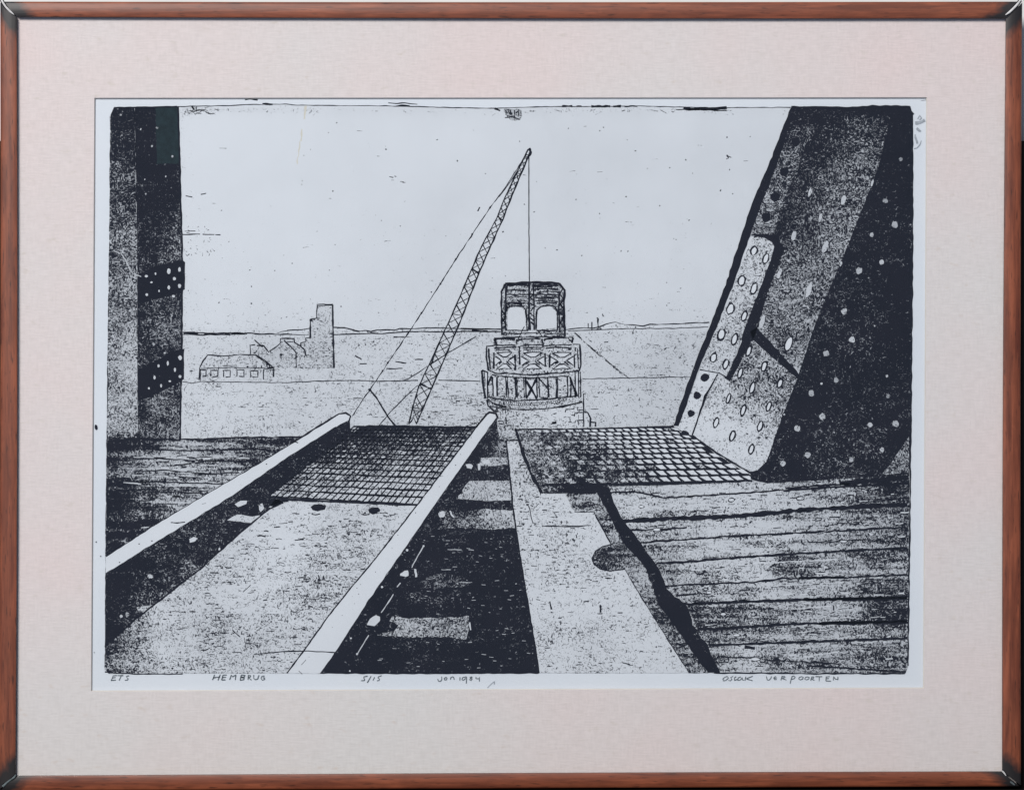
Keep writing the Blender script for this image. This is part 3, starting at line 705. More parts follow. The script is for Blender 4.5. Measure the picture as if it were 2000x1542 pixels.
for u, v, a, b in ((285, 539, 3, 2.5), (329, 529, 3.6, 5.5), (350, 526, 2.6, 4.6), (340, 544, 3.2, 3.2), (350, 558, 3.0, 4.2), (329, 561, 2.6, 4), (295, 551, 2.3, 1.8), (310, 568, 1.4, 2.4), (286, 575, 2.6, 2.8), (338, 578, 3, 2.4), (303, 534, 1.6, 2.6),
                   (351, 698, 3.6, 4.8), (327, 709, 2.2, 4.6), (309, 714, 2.2, 3.2), (341, 722, 2.1, 4.2), (301, 737, 2.2, 3.8), (351, 735, 2.8, 2.8), (331, 744, 2.6, 1.8), (314, 753, 1.9, 3.2), (290, 758, 1.8, 2.4), (321, 689, 2, 1.8)):
    po.blob(u, v, a, b, 0, 0.06, 0.22)
for u, v in ((235, 224), (296, 285), (306, 249), (323, 344), (274, 252), (336, 305), (282, 350), (284, 378)): po.blob(u, v, rng.uniform(1, 2.2), rng.uniform(1.4, 3), 20, 0.25, 0.4)
po.stroke([(347, 208), (350, 300), (353, 420), (355, 480), (355, 600), (354, 700), (352, 800), (351, 858)], 3.4, 0.6)
po.stroke([(215, 226), (213, 480), (211, 600), (208, 860), (205, 1090)], 1.6, 0.7, tone=0.75)
po.stroke([(222, 210), (345, 208)], 3.0, 0.7)
po.stroke([(236, 494), (246, 510), (258, 534), (275, 540)], 1.6, 0.6, tone=0.0, wash=0.35); po.stroke([(222, 490), (236, 494), (242, 483)], 1.6, 0.6, tone=0.0, wash=0.35)
po.build()

# ---- left deck of planks
dl = Ink('printed_left_deck'); dl.streak = 0.62
def deck_tone(u, v):
    t = tone_field(deck_c, u, v)
    return t if t > 0.93 else max(0.2, t - 0.13 * (0.93 - t) / 0.3 - 0.02)
deck_c = [(215, 900, .96), (215, 1000, .975), (225, 1080, .98), (245, 960, .96), (250, 870, .9), (300, 870, .84), (330, 888, .55), (360, 885, .62), (420, 880, .84), (480, 870, .84), (560, 865, .86), (300, 905, .62), (340, 908, .50), (420, 908, .60), (500, 890, .78), (280, 940, .8), (340, 935, .55), (400, 935, .55), (450, 925, .56), (330, 960, .62), (390, 960, .6), (300, 990, .82), (350, 985, .72), (390, 970, .66), (290, 1030, .9), (320, 1010, .86), (260, 1040, .95), (300, 1060, .9)]
dl.fill([(208, 852), (268, 856), (352, 858), (400, 857), (480, 854), (600, 853), (560, 890), (480, 935), (206, 1098)], deck_tone, 0.16, grid=9)
dl.up()
for p, w in (([(264, 896), (310, 895), (370, 899), (480, 901)], 2.6), ([(258, 920), (330, 918), (400, 926), (466, 922)], 2.4), ([(250, 940), (350, 942), (436, 945)], 2.6), ([(262, 962), (350, 960), (412, 966)], 2.2), ([(270, 876), (360, 880), (520, 876)], 3), ([(300, 926), (390, 934)], 1.6), ([(270, 950), (400, 954)], 1.4), ([(298, 985), (298, 1030)], 2.2), ([(352, 858), (400, 857), (480, 854), (590, 853)], 3.4), ([(212, 862), (270, 856), (352, 859)], 4)):
    dl.stroke(p, w, 1.0, broken=0.08)
dl.stroke([(275, 1030), (290, 1029)], 1.4, tone=0, wash=0.2, step=3)
for p in ([(260, 892), (300, 893), (372, 896)], [(240, 942), (275, 945)], [(320, 903), (380, 906)], [(330, 948), (400, 949)], [(390, 907), (470, 912)]): dl.stroke(p, 1.8, 0.8, tone=0.05, wash=0.25, broken=0.3)
for k in range(70):
    u, v = rng.uniform(255, 520), rng.uniform(868, 1000)
    if v > 1085 - (u - 206) * 0.605 - 14: continue
    l = rng.uniform(8, 40)
    dl.stroke([(u, v), (u + l, v + rng.uniform(-1.5, 1.5))], rng.uniform(1.2, 2.6), 1.0, tone=rng.choice((0.0, 1.0, 1.0)), wash=0.3, broken=0.15, step=5)
dl.build()

# ---- dark bed beside the left rail
lb = Ink('printed_left_track_shadow')
lb.fill([(205, 1110), (450, 965), (660, 830), (682, 814), (680, 828), (684, 842), (692, 848), (640, 900), (560, 968), (525, 992), (450, 1056), (390, 1112), (320, 1164), (258, 1213), (204, 1264)],
        [(640, 850, .975), (600, 890, .975), (560, 930, .96), (500, 950, .92), (470, 985, .9), (430, 1020, .9), (390, 1040, .86), (420, 1050, .9), (340, 1070, .965), (380, 1090, .9), (260, 1100, .98), (230, 1140, .985), (300, 1130, .955), (340, 1110, .86), (370, 1105, .68), (320, 1125, .82), (290, 1140, .9), (230, 1200, .97), (275, 1185, .82), (300, 1175, .72), (250, 1205, .9), (215, 1240, .985), (640, 890, .93), (680, 850, .93), (600, 930, .86)], 0.22, grid=10)
lb.up()
lb.fill([(443, 1016), (462, 1004), (492, 1008), (530, 1004), (545, 996), (525, 990), (540, 972), (556, 984), (545, 996), (514, 1021), (480, 1020)], 0.13, 0.16, rough=0.6)
lb.fill([(458, 984), (470, 977), (482, 978), (480, 984), (464, 990)], 0.03, 0.15, step=5); lb.fill([(503, 985), (512, 982), (516, 992), (508, 999), (504, 992)], 0.15, 0.15, step=5)
lb.fill([(462, 990), (504, 986), (506, 998), (494, 1006), (468, 1002)], 0.96, 0.1, step=5)
lb.fill([(369, 1052), (378, 1048), (386, 1051), (380, 1057), (370, 1059)], 0.03, 0.14, step=4); lb.blob(428, 1072, 2, 3, 0, 0.05, 0.2); lb.blob(293, 1125, 6, 4, 0, 0.25, 0.2)
lb.fill([(267, 1185), (300, 1180), (302, 1184), (280, 1196), (268, 1192)], 0.25, 0.2); lb.blob(236, 1203, 3, 3, 0, 0.1, 0.3); lb.blob(248, 1200, 4, 5, 0, 0.3, 0.3)
lb.stroke([(525, 972), (527, 987), (552, 989), (562, 976)], 3, 0.4); lb.fill([(525, 972), (562, 976), (553, 989), (527, 986)], 0.93)
lb.build()

# ---- pale plate between the rails
cp = Ink('printed_centre_plate'); cp.streak = 0.24
cp.fill([(553, 980), (640, 982), (817, 986), (735, 1088), (688, 1144), (640, 1204), (592, 1272), (560, 1314), (212, 1315), (204, 1306), (204, 1262), (258, 1213), (320, 1165), (390, 1112), (450, 1056), (525, 994)],
        [(600, 1010, .13), (700, 1015, .2), (780, 1000, .18), (560, 1040, .07), (520, 1060, .10), (620, 1050, .22), (680, 1050, .24), (740, 1040, .2), (480, 1090, .14), (560, 1100, .12), (640, 1090, .3), (700, 1100, .24), (440, 1120, .22), (520, 1140, .12), (600, 1140, .3), (660, 1140, .26), (390, 1150, .26), (450, 1170, .1), (600, 1190, .3), (620, 1200, .26), (540, 1190, .2), (360, 1180, .26), (400, 1210, .36), (430, 1220, .34), (320, 1210, .14), (330, 1240, .2), (480, 1230, .2), (550, 1240, .26), (500, 1260, .32), (450, 1250, .26), (310, 1270, .14), (270, 1230, .5), (250, 1250, .66), (225, 1250, .88), (210, 1270, .9), (215, 1300, .62), (250, 1290, .5), (290, 1290, .34), (360, 1290, .16), (420, 1300, .24), (500, 1300, .22), (550, 1290, .14)], lambda u, v: 0.11 + 0.06 * noise.noise((u * 0.006, v * 0.006, 9)), grid=11)
cp.up()
cp.stroke([(204, 1263), (258, 1214), (320, 1165), (390, 1112), (450, 1056), (525, 994), (553, 981)], 3.2, 0.8)
cp.fill([(606, 990), (613, 985), (628, 984), (637, 988), (634, 995), (620, 998), (610, 996)], 0.985, 0.2, step=5, rough=0.5)
cp.fill([(718, 995), (724, 991), (738, 990), (743, 995), (740, 1002), (728, 1004), (721, 1001)], 0.985, 0.2, step=5, rough=0.5)
cp.stroke([(495, 1278), (530, 1274), (570, 1271), (610, 1272)], 2.0, 0.5)
for k in range(330):
    a = rng.random(); v = rng.uniform(1000, 1308)
    lo = 553 - (v - 985) * 1.23 if v < 1262 else 215; hi = 812 - (v - 985) * 0.765
    u = lo + 14 + (hi - lo - 34) * a
    l = rng.uniform(4, 18)
    if u + l > hi - 6: continue
    cp.stroke([(u, v), (u + l / 2, v + rng.uniform(-1.4, 1.4)), (u + l, v + rng.uniform(-1.5, 1.5))], rng.uniform(1.0, 2.2), 0.8, tone=rng.choice((0.5, 0.75, 1.0)), step=4)
cp.stroke([(454, 1230), (460, 1236), (468, 1244)], 2.2, 0.6, step=3); cp.stroke([(474, 1156), (489, 1142)], 1.4, step=3); cp.stroke([(204, 1312), (260, 1316), (356, 1316)], 2.0, 0.8, broken=0.2); cp.blob(336, 1305, 2.4, 2, 0, 1)
cp.build()

# ---- left grating
gl = Ink('printed_left_grating')
def gdark(u, v):
    # shade lies over the far left corner
    k = (v - 832) * 0.0060 + (u - 700) * 0.0009
    return min(0.97, max(0.22, 1.0 - k + 0.16 * noise.noise((u * 0.03, v * 0.03, 2))))
gl.fill([(705, 832), (930, 834), (878, 905), (816, 985), (690, 982), (560, 976), (525, 969), (600, 912), (660, 868), (688, 846)], gdark, 0.14, grid=9)
gl.up()
gb0, gb1, gt0, gt1 = (525, 969), (816, 985), (690, 833), (930, 834)
nc, nr = 24, 15
rows = [0]
for k in range(nr): rows.append(rows[-1] + 1.0 + 0.055 * (nr - k))
rows = [1 - r / rows[-1] for r in rows]          # 1 = far .. hmm: from near to far
def gp(s, t):
    n_ = lerp(gb0, gb1, s); f_ = lerp(gt0, gt1, s)
    return lerp(n_, f_, t)
ys = [0.0]
for k in range(nr): ys.append(ys[-1] + 1.35 - 0.75 * k / nr)
ys = [y / ys[-1] for y in ys]
for t in ys:
    pts = [gp(s / 12, t) for s in range(13)]
    gl.stroke(pts, 3.3 - 0.9 * t, 1.0, step=6, broken=0.03)
for c in range(nc + 1):
    s = c / nc
    pts = [gp(s, t / 8) for t in range(9)]
    gl.stroke(pts, 2.5, 0.9, step=6, broken=0.05)
for k in range(260):
    s, t = rng.random(), rng.random() ** 1.0
    u, v = gp(s, t)
    if gdark(u, v) > 0.75: continue
    gl.stroke([(u - 3, v + 1), (u + 4, v)], rng.uniform(1.2, 2.4), 0.3, tone=0, wash=0.08, step=3)
gl.up()
gl.stroke([(700, 835), (720, 832), (800, 832), (870, 834), (940, 833)], 3.6, 0.6); gl.stroke([(525, 969), (560, 975), (640, 979), (720, 982), (817, 986)], 4.2, 0.6)
gl.build()

# ---- dark track bed right of the second rail
tb = Ink('printed_track_bed')
tb.fill([(970, 812), (972, 835), (976, 856), (992, 860), (996, 930), (1003, 1000), (1012, 1060), (1028, 1160), (1045, 1260), (1053, 1314), (618, 1314), (700, 1195), (790, 1068), (860, 966), (940, 852)],
        [(955, 860, .96), (930, 890, .93), (900, 930, .93), (880, 960, .9), (985, 872, .5), (975, 890, .62), (960, 920, .95), (990, 920, .94), (950, 985, .93), (990, 985, .93), (870, 1010, .86), (900, 1050, .94), (950, 1070, .96), (990, 1060, .94), (1000, 1120, .975), (850, 1080, .965), (800, 1090, .955), (860, 1150, .95), (920, 1160, .975), (880, 1180, .965), (760, 1160, .975), (740, 1180, .97), (980, 1200, .985), (1010, 1200, .96), (1015, 1240, .93), (690, 1250, .94), (720, 1270, .97), (800, 1260, .93), (760, 1290, .985), (880, 1270, .965), (950, 1290, .99), (1000, 1290, .97), (1020, 1310, .985), (650, 1310, .99)], 0.24, grid=11)
tb.up()
def sleeper(poly, t, w=0.16): tb.fill(poly, t, w, rough=1.3, step=7)
sleeper([(940, 893), (990, 893), (992, 907), (960, 910), (936, 908)], 0.34)
sleeper([(916, 938), (994, 939), (999, 977), (960, 978), (892, 974)], 0.32)
sleeper([(868, 998), (900, 1000), (940, 994), (1003, 996), (1006, 1030), (960, 1034), (900, 1030), (860, 1034)], [(880, 1015, .74), (920, 1020, .56), (960, 1010, .36), (1000, 1015, .34), (910, 1000, .8)])
sleeper([(765, 1203), (800, 1207), (860, 1206), (915, 1203), (916, 1222), (911, 1248), (860, 1243), (800, 1244), (732, 1240), (770, 1232), (778, 1222), (762, 1212)], 0.5)
sleeper([(832, 1126), (870, 1118), (900, 1124), (920, 1140), (900, 1146), (824, 1149)], 0.80)
sleeper([(804, 1155), (900, 1152), (905, 1175), (850, 1180), (800, 1168)], 0.93)
tb.up()
for p in ([(909, 906), (920, 906), (924, 910), (920, 915), (912, 913)], [(933, 905), (938, 905), (938, 917), (934, 918)], [(942, 899), (954, 896), (957, 905), (944, 906)], [(782, 1120), (790, 1114), (797, 1114), (798, 1124), (792, 1126), (781, 1124)], [(809, 1111), (813, 1111), (815, 1126), (811, 1127)], [(716, 1220), (722, 1208), (734, 1201), (742, 1204), (742, 1212), (732, 1222)]):
    tb.fill(p, 0.02, 0.16, rough=0.5, step=5)
tb.blob(863, 1004, 6.5, 6.5, 0, 0.05, 0.16); tb.stroke([(879, 997), (882, 1005), (887, 1010)], 2.6, 0.4, tone=0.05, wash=0.15, step=3)
for u, v, r in ((746, 1146, 2.2), (795, 1074, 2.4), (697, 1277, 2.0), (685, 1246, 1.8), (683, 1310, 1.6), (827, 1066, 2.0)): tb.blob(u, v, r, r, 0, 0, 0.2)
for p in ([(827, 1067), (813, 1090), (804, 1108)], [(782, 1138), (775, 1146)], [(768, 1160), (757, 1178), (744, 1196)], [(720, 1240), (711, 1254), (698, 1276)]): tb.stroke(p, 1.8, 0.5, tone=0, wash=0.28, broken=0.08, step=4)
tb.stroke([(917, 1215), (919, 1230)], 2.4, 0.3, tone=0, wash=0.2, step=3)
for p in ([(874, 1073), (902, 1073)], [(915, 1073), (925, 1074)], [(862, 1112), (880, 1112)], [(906, 1138), (922, 1136)]): tb.stroke(p, 1.3, 0.6, tone=0, wash=0.35, broken=0.2, step=3)
for k in range(80):
    u, v = rng.uniform(700, 1030), rng.uniform(1040, 1308)
    if u < 800 - (v - 1060) * 0.68: continue
    tb.stroke([(u, v), (u + rng.uniform(3, 9), v + rng.uniform(-1, 1))], 1.1, 0.5, tone=0, wash=0.5, step=3)
tb.stroke([(620, 1314), (800, 1315), (1052, 1314)], 2.2, 0.7); 
tb.build()

# ---- rails
ra = Ink('printed_left_rail')
R1t = [(206, 1087), (300, 1026), (400, 966), (500, 908), (584, 857), (640, 822), (662, 809), (675, 807)]
R1b = [(683, 813), (681, 820), (656, 833), (560, 894), (450, 970), (370, 1019), (310, 1055), (206, 1120)]
ra.fill(R1t + R1b, 0.004, 0.075, rough=0.8); ra.up()
ra.stroke([(206, 1087), (300, 1026), (400, 966), (500, 908), (584, 857)], 1.6, 0.7, broken=0.1); ra.stroke([(570, 865), (584, 856), (640, 821), (662, 808), (675, 806), (684, 812), (681, 822), (681, 836), (686, 845)], 3.6, 0.5)
ra.stroke(R1b[2:], 1.4, 0.9); ra.stroke([(333, 1020), (345, 1021), (361, 1019)], 2.0, 0.4, step=3); ra.stroke([(575, 862), (582, 864)], 2, step=3); ra.stroke([(394, 984), (402, 983)], 1.2, step=3)
for u, v in ((271, 1062), (233, 1098), (296, 1056), (520, 906)): ra.blob(u, v, 1.4, 1.2, 0, 1)
ra.build()
rb = Ink('printed_right_rail')
R2l = [(560, 1314), (592, 1272), (640, 1204), (688, 1144), (735, 1088), (816, 984), (880, 900), (935, 828), (950, 810)]
R2r = [(956, 807), (968, 809), (970, 815), (940, 857), (860, 970), (798, 1060), (720, 1172), (656, 1272), (625, 1315)]
rb.fill(R2l + R2r, 0.004, 0.085, rough=0.7); rb.up()
rb.stroke(R2l, 2.7, 0.6); rb.stroke([(930, 834), (950, 809), (956, 805), (968, 807), (972, 815)], 3.2, 0.4); rb.stroke(R2r[2:], 1.2, 0.7)
for i in range(9):
    u = 938 - i * 3.2 - rng.uniform(0, 4); v = 822 + i * 1.1 + rng.uniform(-2, 2)
    rb.stroke([(u - 2, v - 1), (u + 3, v + 1)], 1.3, 0.5, step=3)
rb.stroke([(560, 1272), (600, 1271), (656, 1274)], 2.0, 0.4); rb.stroke([(597, 1288), (588, 1298)], 1.8, step=3); rb.stroke([(583, 1310), (590, 1316)], 1.4, step=3)
for k in range(22):
    t = rng.random(); v = 850 + t * 440; u = 935 - (v - 840) * 0.74 + rng.uniform(-10, 8)
    rb.blob(u, v, rng.uniform(0.6, 1.3), rng.uniform(0.6, 1.3), 0, 0.6)
rb.build()

# ---- girder plate in the middle
gi = Ink('printed_girder_plate')
gi_poly = [(989, 862), (1013, 860), (1022, 886), (1037, 924), (1058, 963), (1104, 964), (1122, 999), (1160, 1000), (1195, 1064), (1178, 1068), (1163, 1077), (1157, 1090), (1160, 1102), (1172, 1111), (1190, 1114), (1208, 1112), (1221, 1111), (1250, 1160), (1306, 1250), (1347, 1314), (1053, 1314), (1045, 1260), (1028, 1160), (1012, 1060), (1003, 1000), (996, 930)]
gi.fill(gi_poly, [(1000, 880, .18), (1010, 930, .26), (1030, 930, .34), (1020, 980, .24), (1050, 1010, .16), (1090, 980, .12), (1120, 1020, .13), (1070, 1050, .24), (1150, 1050, .14), (1100, 1060, .22), (1040, 1080, .2), (1130, 1090, .18), (1060, 1120, .2), (1180, 1140, .12), (1100, 1150, .12), (1220, 1180, .12), (1060, 1190, .1), (1150, 1200, .13), (1080, 1230, .22), (1150, 1240, .24), (1230, 1230, .16), (1270, 1250, .16), (1100, 1270, .18), (1200, 1280, .16), (1300, 1300, .12)], 0.10, grid=11)
gi.up()
gi.stroke([(989, 861), (992, 890), (996, 930), (1003, 1000), (1012, 1060), (1028, 1160), (1045, 1260), (1053, 1314)], 3.0, 0.5); gi.stroke([(987, 860), (1012, 859)], 3.4, 0.4)
gi.stroke([(1013, 860), (1022, 886), (1037, 924), (1058, 963)], 2.4, 0.6); gi.stroke([(1122, 999), (1160, 999), (1195, 1064)], 2.8, 0.5); gi.stroke([(1221, 1111), (1250, 1160), (1306, 1250), (1347, 1314)], 2.8, 0.5)
gi.stroke([(1058, 1027), (1095, 1028), (1155, 1026)], 2.4, 0.7, broken=0.05); gi.stroke([(1032, 987), (1038, 1010), (1042, 1022)], 1.6, 0.8, broken=0.15)
gi.stroke([(1009, 1027), (1020, 1026)], 1.8)
gi.blob(1173, 1184, 2.4, 3.4, 0, 1); gi.stroke([(1173, 1186), (1173, 1196)], 4.0, 0.3, step=3); gi.stroke([(1169, 1198), (1177, 1198)], 2, step=3)
gi.stroke([(1074, 1174), (1077, 1190)], 2.8, 0.3, taper=False, step=4); gi.stroke([(1140, 1175), (1151, 1173)], 3, 0.4, step=4); gi.blob(1311, 1271, 2, 2, 0, 1); gi.blob(1282, 1263, 1.6, 1.6, 0, 1); gi.stroke([(1216, 1294), (1231, 1297)], 1.8, step=4)
for k in range(330):
    v = rng.uniform(880, 1308); lo = 995 + (v - 900) * 0.135; hi = min(1345, 1015 + (v - 865) * 0.74)
    if v > 1064 and v < 1116: hi = 1150
    u = rng.uniform(lo + 4, hi - 8)
    if u > hi - 12: continue
    if rng.random() < 0.78: q = [(u, v), (u + rng.uniform(3, 12), v + rng.uniform(-1.2, 1.2))]
    else: q = [(u, v), (u + rng.uniform(-1, 1), v + rng.uniform(3, 8))]
    gi.stroke(q, rng.uniform(0.9, 1.9), 0.6, tone=rng.choice((0.45, 0.7, 1.0)), step=4)
gi.build()

# ---- right deck: planks, kerb strip and shadow gap
dk = Ink('printed_right_deck'); dk.streak = 0.42
def plank_tone(u, v):
    t = tone_field(pk, u, v)
    return min(0.97, max(0.05, t + 0.10 * noise.noise((u * 0.012, v * 0.05, 5))))
pk = [(1230, 965, .36), (1300, 960, .34), (1400, 958, .2), (1480, 950, .26), (1560, 948, .5), (1640, 940, .3), (1740, 945, .95), (1700, 955, .9), (1250, 990, .26), (1330, 985, .22), (1450, 980, .22), (1550, 975, .28), (1650, 972, .46), (1700, 972, .56), (1755, 975, .86), (1260, 1025, .3), (1380, 1030, .24), (1500, 1022, .22), (1620, 1012, .26), (1720, 1005, .48), (1760, 1010, .72), (1290, 1048, .34), (1420, 1060, .28), (1540, 1055, .3), (1600, 1050, .4), (1700, 1050, .36), (1755, 1050, .7), (1290, 1080, .46), (1370, 1075, .26), (1480, 1070, .24), (1580, 1065, .42), (1300, 1120, .55), (1350, 1118, .36), (1450, 1110, .2), (1490, 1120, .14), (1540, 1098, .74), (1590, 1095, .7), (1530, 1120, .4), (1600, 1115, .24), (1680, 1110, .3), (1700, 1090, .66), (1750, 1085, .82), (1750, 1108, .4), (1330, 1155, .5), (1420, 1155, .3), (1500, 1150, .26), (1570, 1150, .48), (1650, 1150, .36), (1690, 1150, .74), (1750, 1145, .82), (1360, 1195, .86), (1430, 1195, .82), (1500, 1200, .64), (1580, 1195, .46), (1650, 1195, .4), (1720, 1185, .9), (1760, 1190, .92), (1390, 1240, .72), (1460, 1240, .5), (1560, 1235, .46), (1640, 1232, .3), (1700, 1230, .4), (1760, 1230, .6), (1400, 1280, .5), (1460, 1272, .2), (1560, 1270, .36), (1650, 1270, .5), (1740, 1270, .62), (1765, 1280, .8), (1420, 1305, .42), (1520, 1300, .62), (1600, 1305, .7), (1700, 1295, .5), (1765, 1308, .62)]
dk.fill([(1165, 952), (1320, 947), (1470, 943), (1640, 934), (1722, 929), (1777, 920), (1775, 1100), (1773, 1306), (1768, 1314), (1395, 1314), (1350, 1200), (1285, 1110), (1206, 1000)], plank_tone, 0.15, grid=8)
dk.fill([(1104, 962), (1168, 960), (1190, 1000), (1222, 1060), (1262, 1105), (1280, 1160), (1304, 1190), (1342, 1255), (1384, 1314), (1347, 1314), (1306, 1250), (1250, 1160), (1221, 1111), (1190, 1116), (1160, 1104), (1155, 1090), (1163, 1075), (1195, 1062), (1160, 999), (1122, 999)],
        [(1120, 975, .55), (1150, 980, .62), (1170, 1000, .5), (1190, 1030, .6), (1180, 1078, .85), (1210, 1075, .75), (1185, 1100, .62), (1230, 1095, .6), (1250, 1130, .45), (1270, 1170, .55), (1300, 1210, .68), (1320, 1240, .72), (1350, 1285, .56)], 0.17, grid=9)
dk.up()
dk.fill([(1160, 950), (1188, 948), (1208, 1000), (1232, 1034), (1252, 1060), (1285, 1106), (1304, 1150), (1342, 1184), (1354, 1220), (1382, 1262), (1408, 1314), (1382, 1314), (1340, 1255), (1302, 1200), (1286, 1180), (1276, 1150), (1262, 1112), (1250, 1096), (1218, 1060), (1186, 1000)], 0.99, 0.0, rough=1.6)
dk.up()
dk.stroke([(1195, 1063), (1177, 1067), (1163, 1076), (1156, 1090), (1160, 1102), (1172, 1111), (1190, 1115), (1208, 1113), (1221, 1111)], 2.6, 0.5)
for p, w in (([(1172, 962), (1240, 960), (1300, 972), (1400, 966), (1490, 960), (1530, 956)], 2.6), ([(1535, 953), (1580, 950), (1660, 944)], 3.4), ([(1640, 944), (1700, 939), (1775, 932)], 7), ([(1530, 958), (1640, 950), (1775, 944)], 3.4),
             ([(1206, 1018), (1300, 1013), (1340, 1011), (1400, 1010), (1445, 1007), (1570, 996), (1670, 990), (1773, 985)], 6.5), ([(1225, 1036), (1290, 1034), (1342, 1030)], 2.6), ([(1243, 1060), (1340, 1053), (1445, 1046), (1570, 1040), (1700, 1033), (1773, 1030)], 2.8),
             ([(1282, 1100), (1340, 1097), (1460, 1087), (1570, 1080), (1700, 1073), (1773, 1070)], 3.6), ([(1300, 1144), (1340, 1142), (1480, 1136), (1525, 1130), (1670, 1127), (1773, 1122)], 2.8), ([(1320, 1164), (1372, 1159)], 2.4), ([(1330, 1180), (1445, 1175), (1570, 1171), (1660, 1169), (1773, 1165)], 4.2), ([(1570, 1170), (1680, 1170), (1773, 1168)], 5),
             ([(1362, 1229), (1430, 1226), (1535, 1219), (1620, 1216), (1773, 1212)], 4.0), ([(1600, 1217), (1773, 1215)], 5), ([(1385, 1260), (1460, 1257), (1570, 1253), (1700, 1249), (1773, 1246)], 3.6), ([(1455, 1264), (1475, 1266)], 5), ([(1400, 1282), (1470, 1285)], 2), ([(1500, 1289), (1640, 1296)], 2.4), ([(1580, 1300), (1770, 1312)], 3), ([(1580, 1058), (1625, 1058), (1690, 1053)], 2.0), ([(1560, 1128), (1650, 1126)], 3), ([(1629, 1182), (1629, 1192)], 2)):
    dk.stroke(p, w * 1.3, 1.2, step=4, broken=0.02, var=0.34)
for k in range(420):
    u, v = rng.uniform(1200, 1765), rng.uniform(955, 1308)
    if u < 1190 + (v - 950) * 0.62 + 16: continue
    l = rng.uniform(4, 20)
    dk.stroke([(u, v), (u + l, v - l * 0.06 + rng.uniform(-1, 1))], rng.uniform(1.0, 2.4), 0.8, tone=1.0 if rng.random() < 0.6 else 0.0, wash=0.15, step=4)
for k in range(5):
    y = 1100 + k * 45; dk.stroke([(1470 + k * 30, y), (1640, y - 8)], 1.6, 1.0, tone=0.0, wash=0.12, broken=0.35)
dk.up()
for u, v, a, b in ((1253, 989, 5.5, 3), (1283, 1034, 7.5, 3.2), (1413, 1199, 6, 3), (1439, 1240, 7, 3), (1476, 1287, 9, 3.6), (1648, 1057, 7, 2.6), (1385, 1157, 6, 2.6)): dk.ring(u, v, a, b, 0, 1.4, 0.0, 0.08)
for u, v, a, b in ((1429, 976, 6, 4), (1564, 973, 8, 3.6), (1598, 1014, 7, 2.6), (1228, 957, 8, 3)): dk.ring(u, v, a, b, -6, 1.8, 0.3, 0.1)
dk.stroke([(1357, 1114), (1362, 1121), (1372, 1121), (1378, 1113)], 3.0, 0.5, step=3); dk.blob(1367, 1121, 3.5, 2, 0, 1)
dk.stroke([(1783, 225), (1783, 500), (1779, 900), (1774, 1300)], 2.8, 0.7); dk.stroke([(1395, 1314), (1600, 1315), (1768, 1315)], 2.4, 0.8)
dk.build()

# ---- right grating
gr = Ink('printed_right_grating')
gr.fill([(1007, 839), (1160, 836), (1316, 833), (1352, 848), (1395, 884), (1440, 912), (1468, 928), (1470, 938), (1320, 946), (1170, 950), (1165, 964), (1058, 963), (1037, 924), (1022, 886)],
        [(1030, 850, .6), (1080, 860, .75), (1050, 900, .6), (1090, 920, .66), (1130, 900, .9), (1180, 900, .93), (1200, 925, .8), (1110, 945, .93), (1150, 955, .97), (1250, 860, .985), (1350, 900, .985), (1300, 930, .97), (1420, 925, .985)], 0.18, grid=9)
gr.up()
ct0, ct1, cb0, cb1 = (1010, 838), (1330, 834), (1066, 946), (1492, 938)
ys = [0.0]
for k in range(11): ys.append(ys[-1] + 0.72 + 0.62 * k / 11)
ys = [y / ys[-1] for y in ys]
def cpnt(s, t): return lerp(lerp(ct0, ct1, s), lerp(cb0, cb1, s), t)
bound = [(1318, 836), (1352, 851), (1395, 887), (1440, 914), (1462, 928), (1464, 937), (1320, 944), (1066, 950), (1010, 840)]
for r in range(11):
    t0, t1 = ys[r], ys[r + 1]; dt = t1 - t0
    for c in range(22):
        s0 = (c + 0.10 + 0.35 * (r % 2)) / 20.5; s1 = (c + 0.85 + 0.35 * (r % 2)) / 20.5
        q = [cpnt(s0, t0 + dt * 0.22), cpnt(s1, t0 + dt * 0.20), cpnt(s1 - 0.002, t1 - dt * 0.14), cpnt(s0 + 0.006, t1 - dt * 0.16)]
        q = [(u + rng.uniform(-1.1, 1.1), v + rng.uniform(-0.6, 0.6)) for u, v in q]
        m_ = lerp(q[0], q[2], 0.5)
        if not inside(bound, np.array([m_]))[0]: continue
        shade = noise.noise((m_[0] * 0.012, m_[1] * 0.02, 7)) * 30
        dk_ = (m_[0] - 1130 - (m_[1] - 840) * 1.35 + shade)
        if m_[1] < 848: dk_ = max(dk_, (m_[0] - 1010) * 0.5)
        if dk_ < -20 and rng.random() < 0.55: continue
        tone = 0.02 if dk_ > 60 else (0.18 if dk_ > 20 else 0.5)
        if rng.random() < 0.05: tone += 0.4
        gr.fill(q, tone, 0.03, rough=0.35, step=8)
gr.up()
gr.stroke([(1005, 838), (1100, 838), (1200, 836), (1316, 832)], 3.0, 0.6); gr.stroke([(1007, 838), (1022, 886), (1037, 924), (1058, 963)], 6, 0.9, var=0.5); gr.stroke([(1058, 946), (1160, 946), (1320, 944), (1470, 938)], 4.2, 0.8)
gr.stroke([(1090, 956), (1160, 958)], 9, 0.9)
for k in range(90):
    u, v = rng.uniform(1030, 1230), rng.uniform(862, 945)
    if u < 1022 + (v - 850) * 0.4: continue
    gr.stroke([(u, v), (u + rng.uniform(-3, 7), v + rng.uniform(-3, 3))], 1.3, 0.6, tone=0, wash=0.25, step=3)
gr.build()

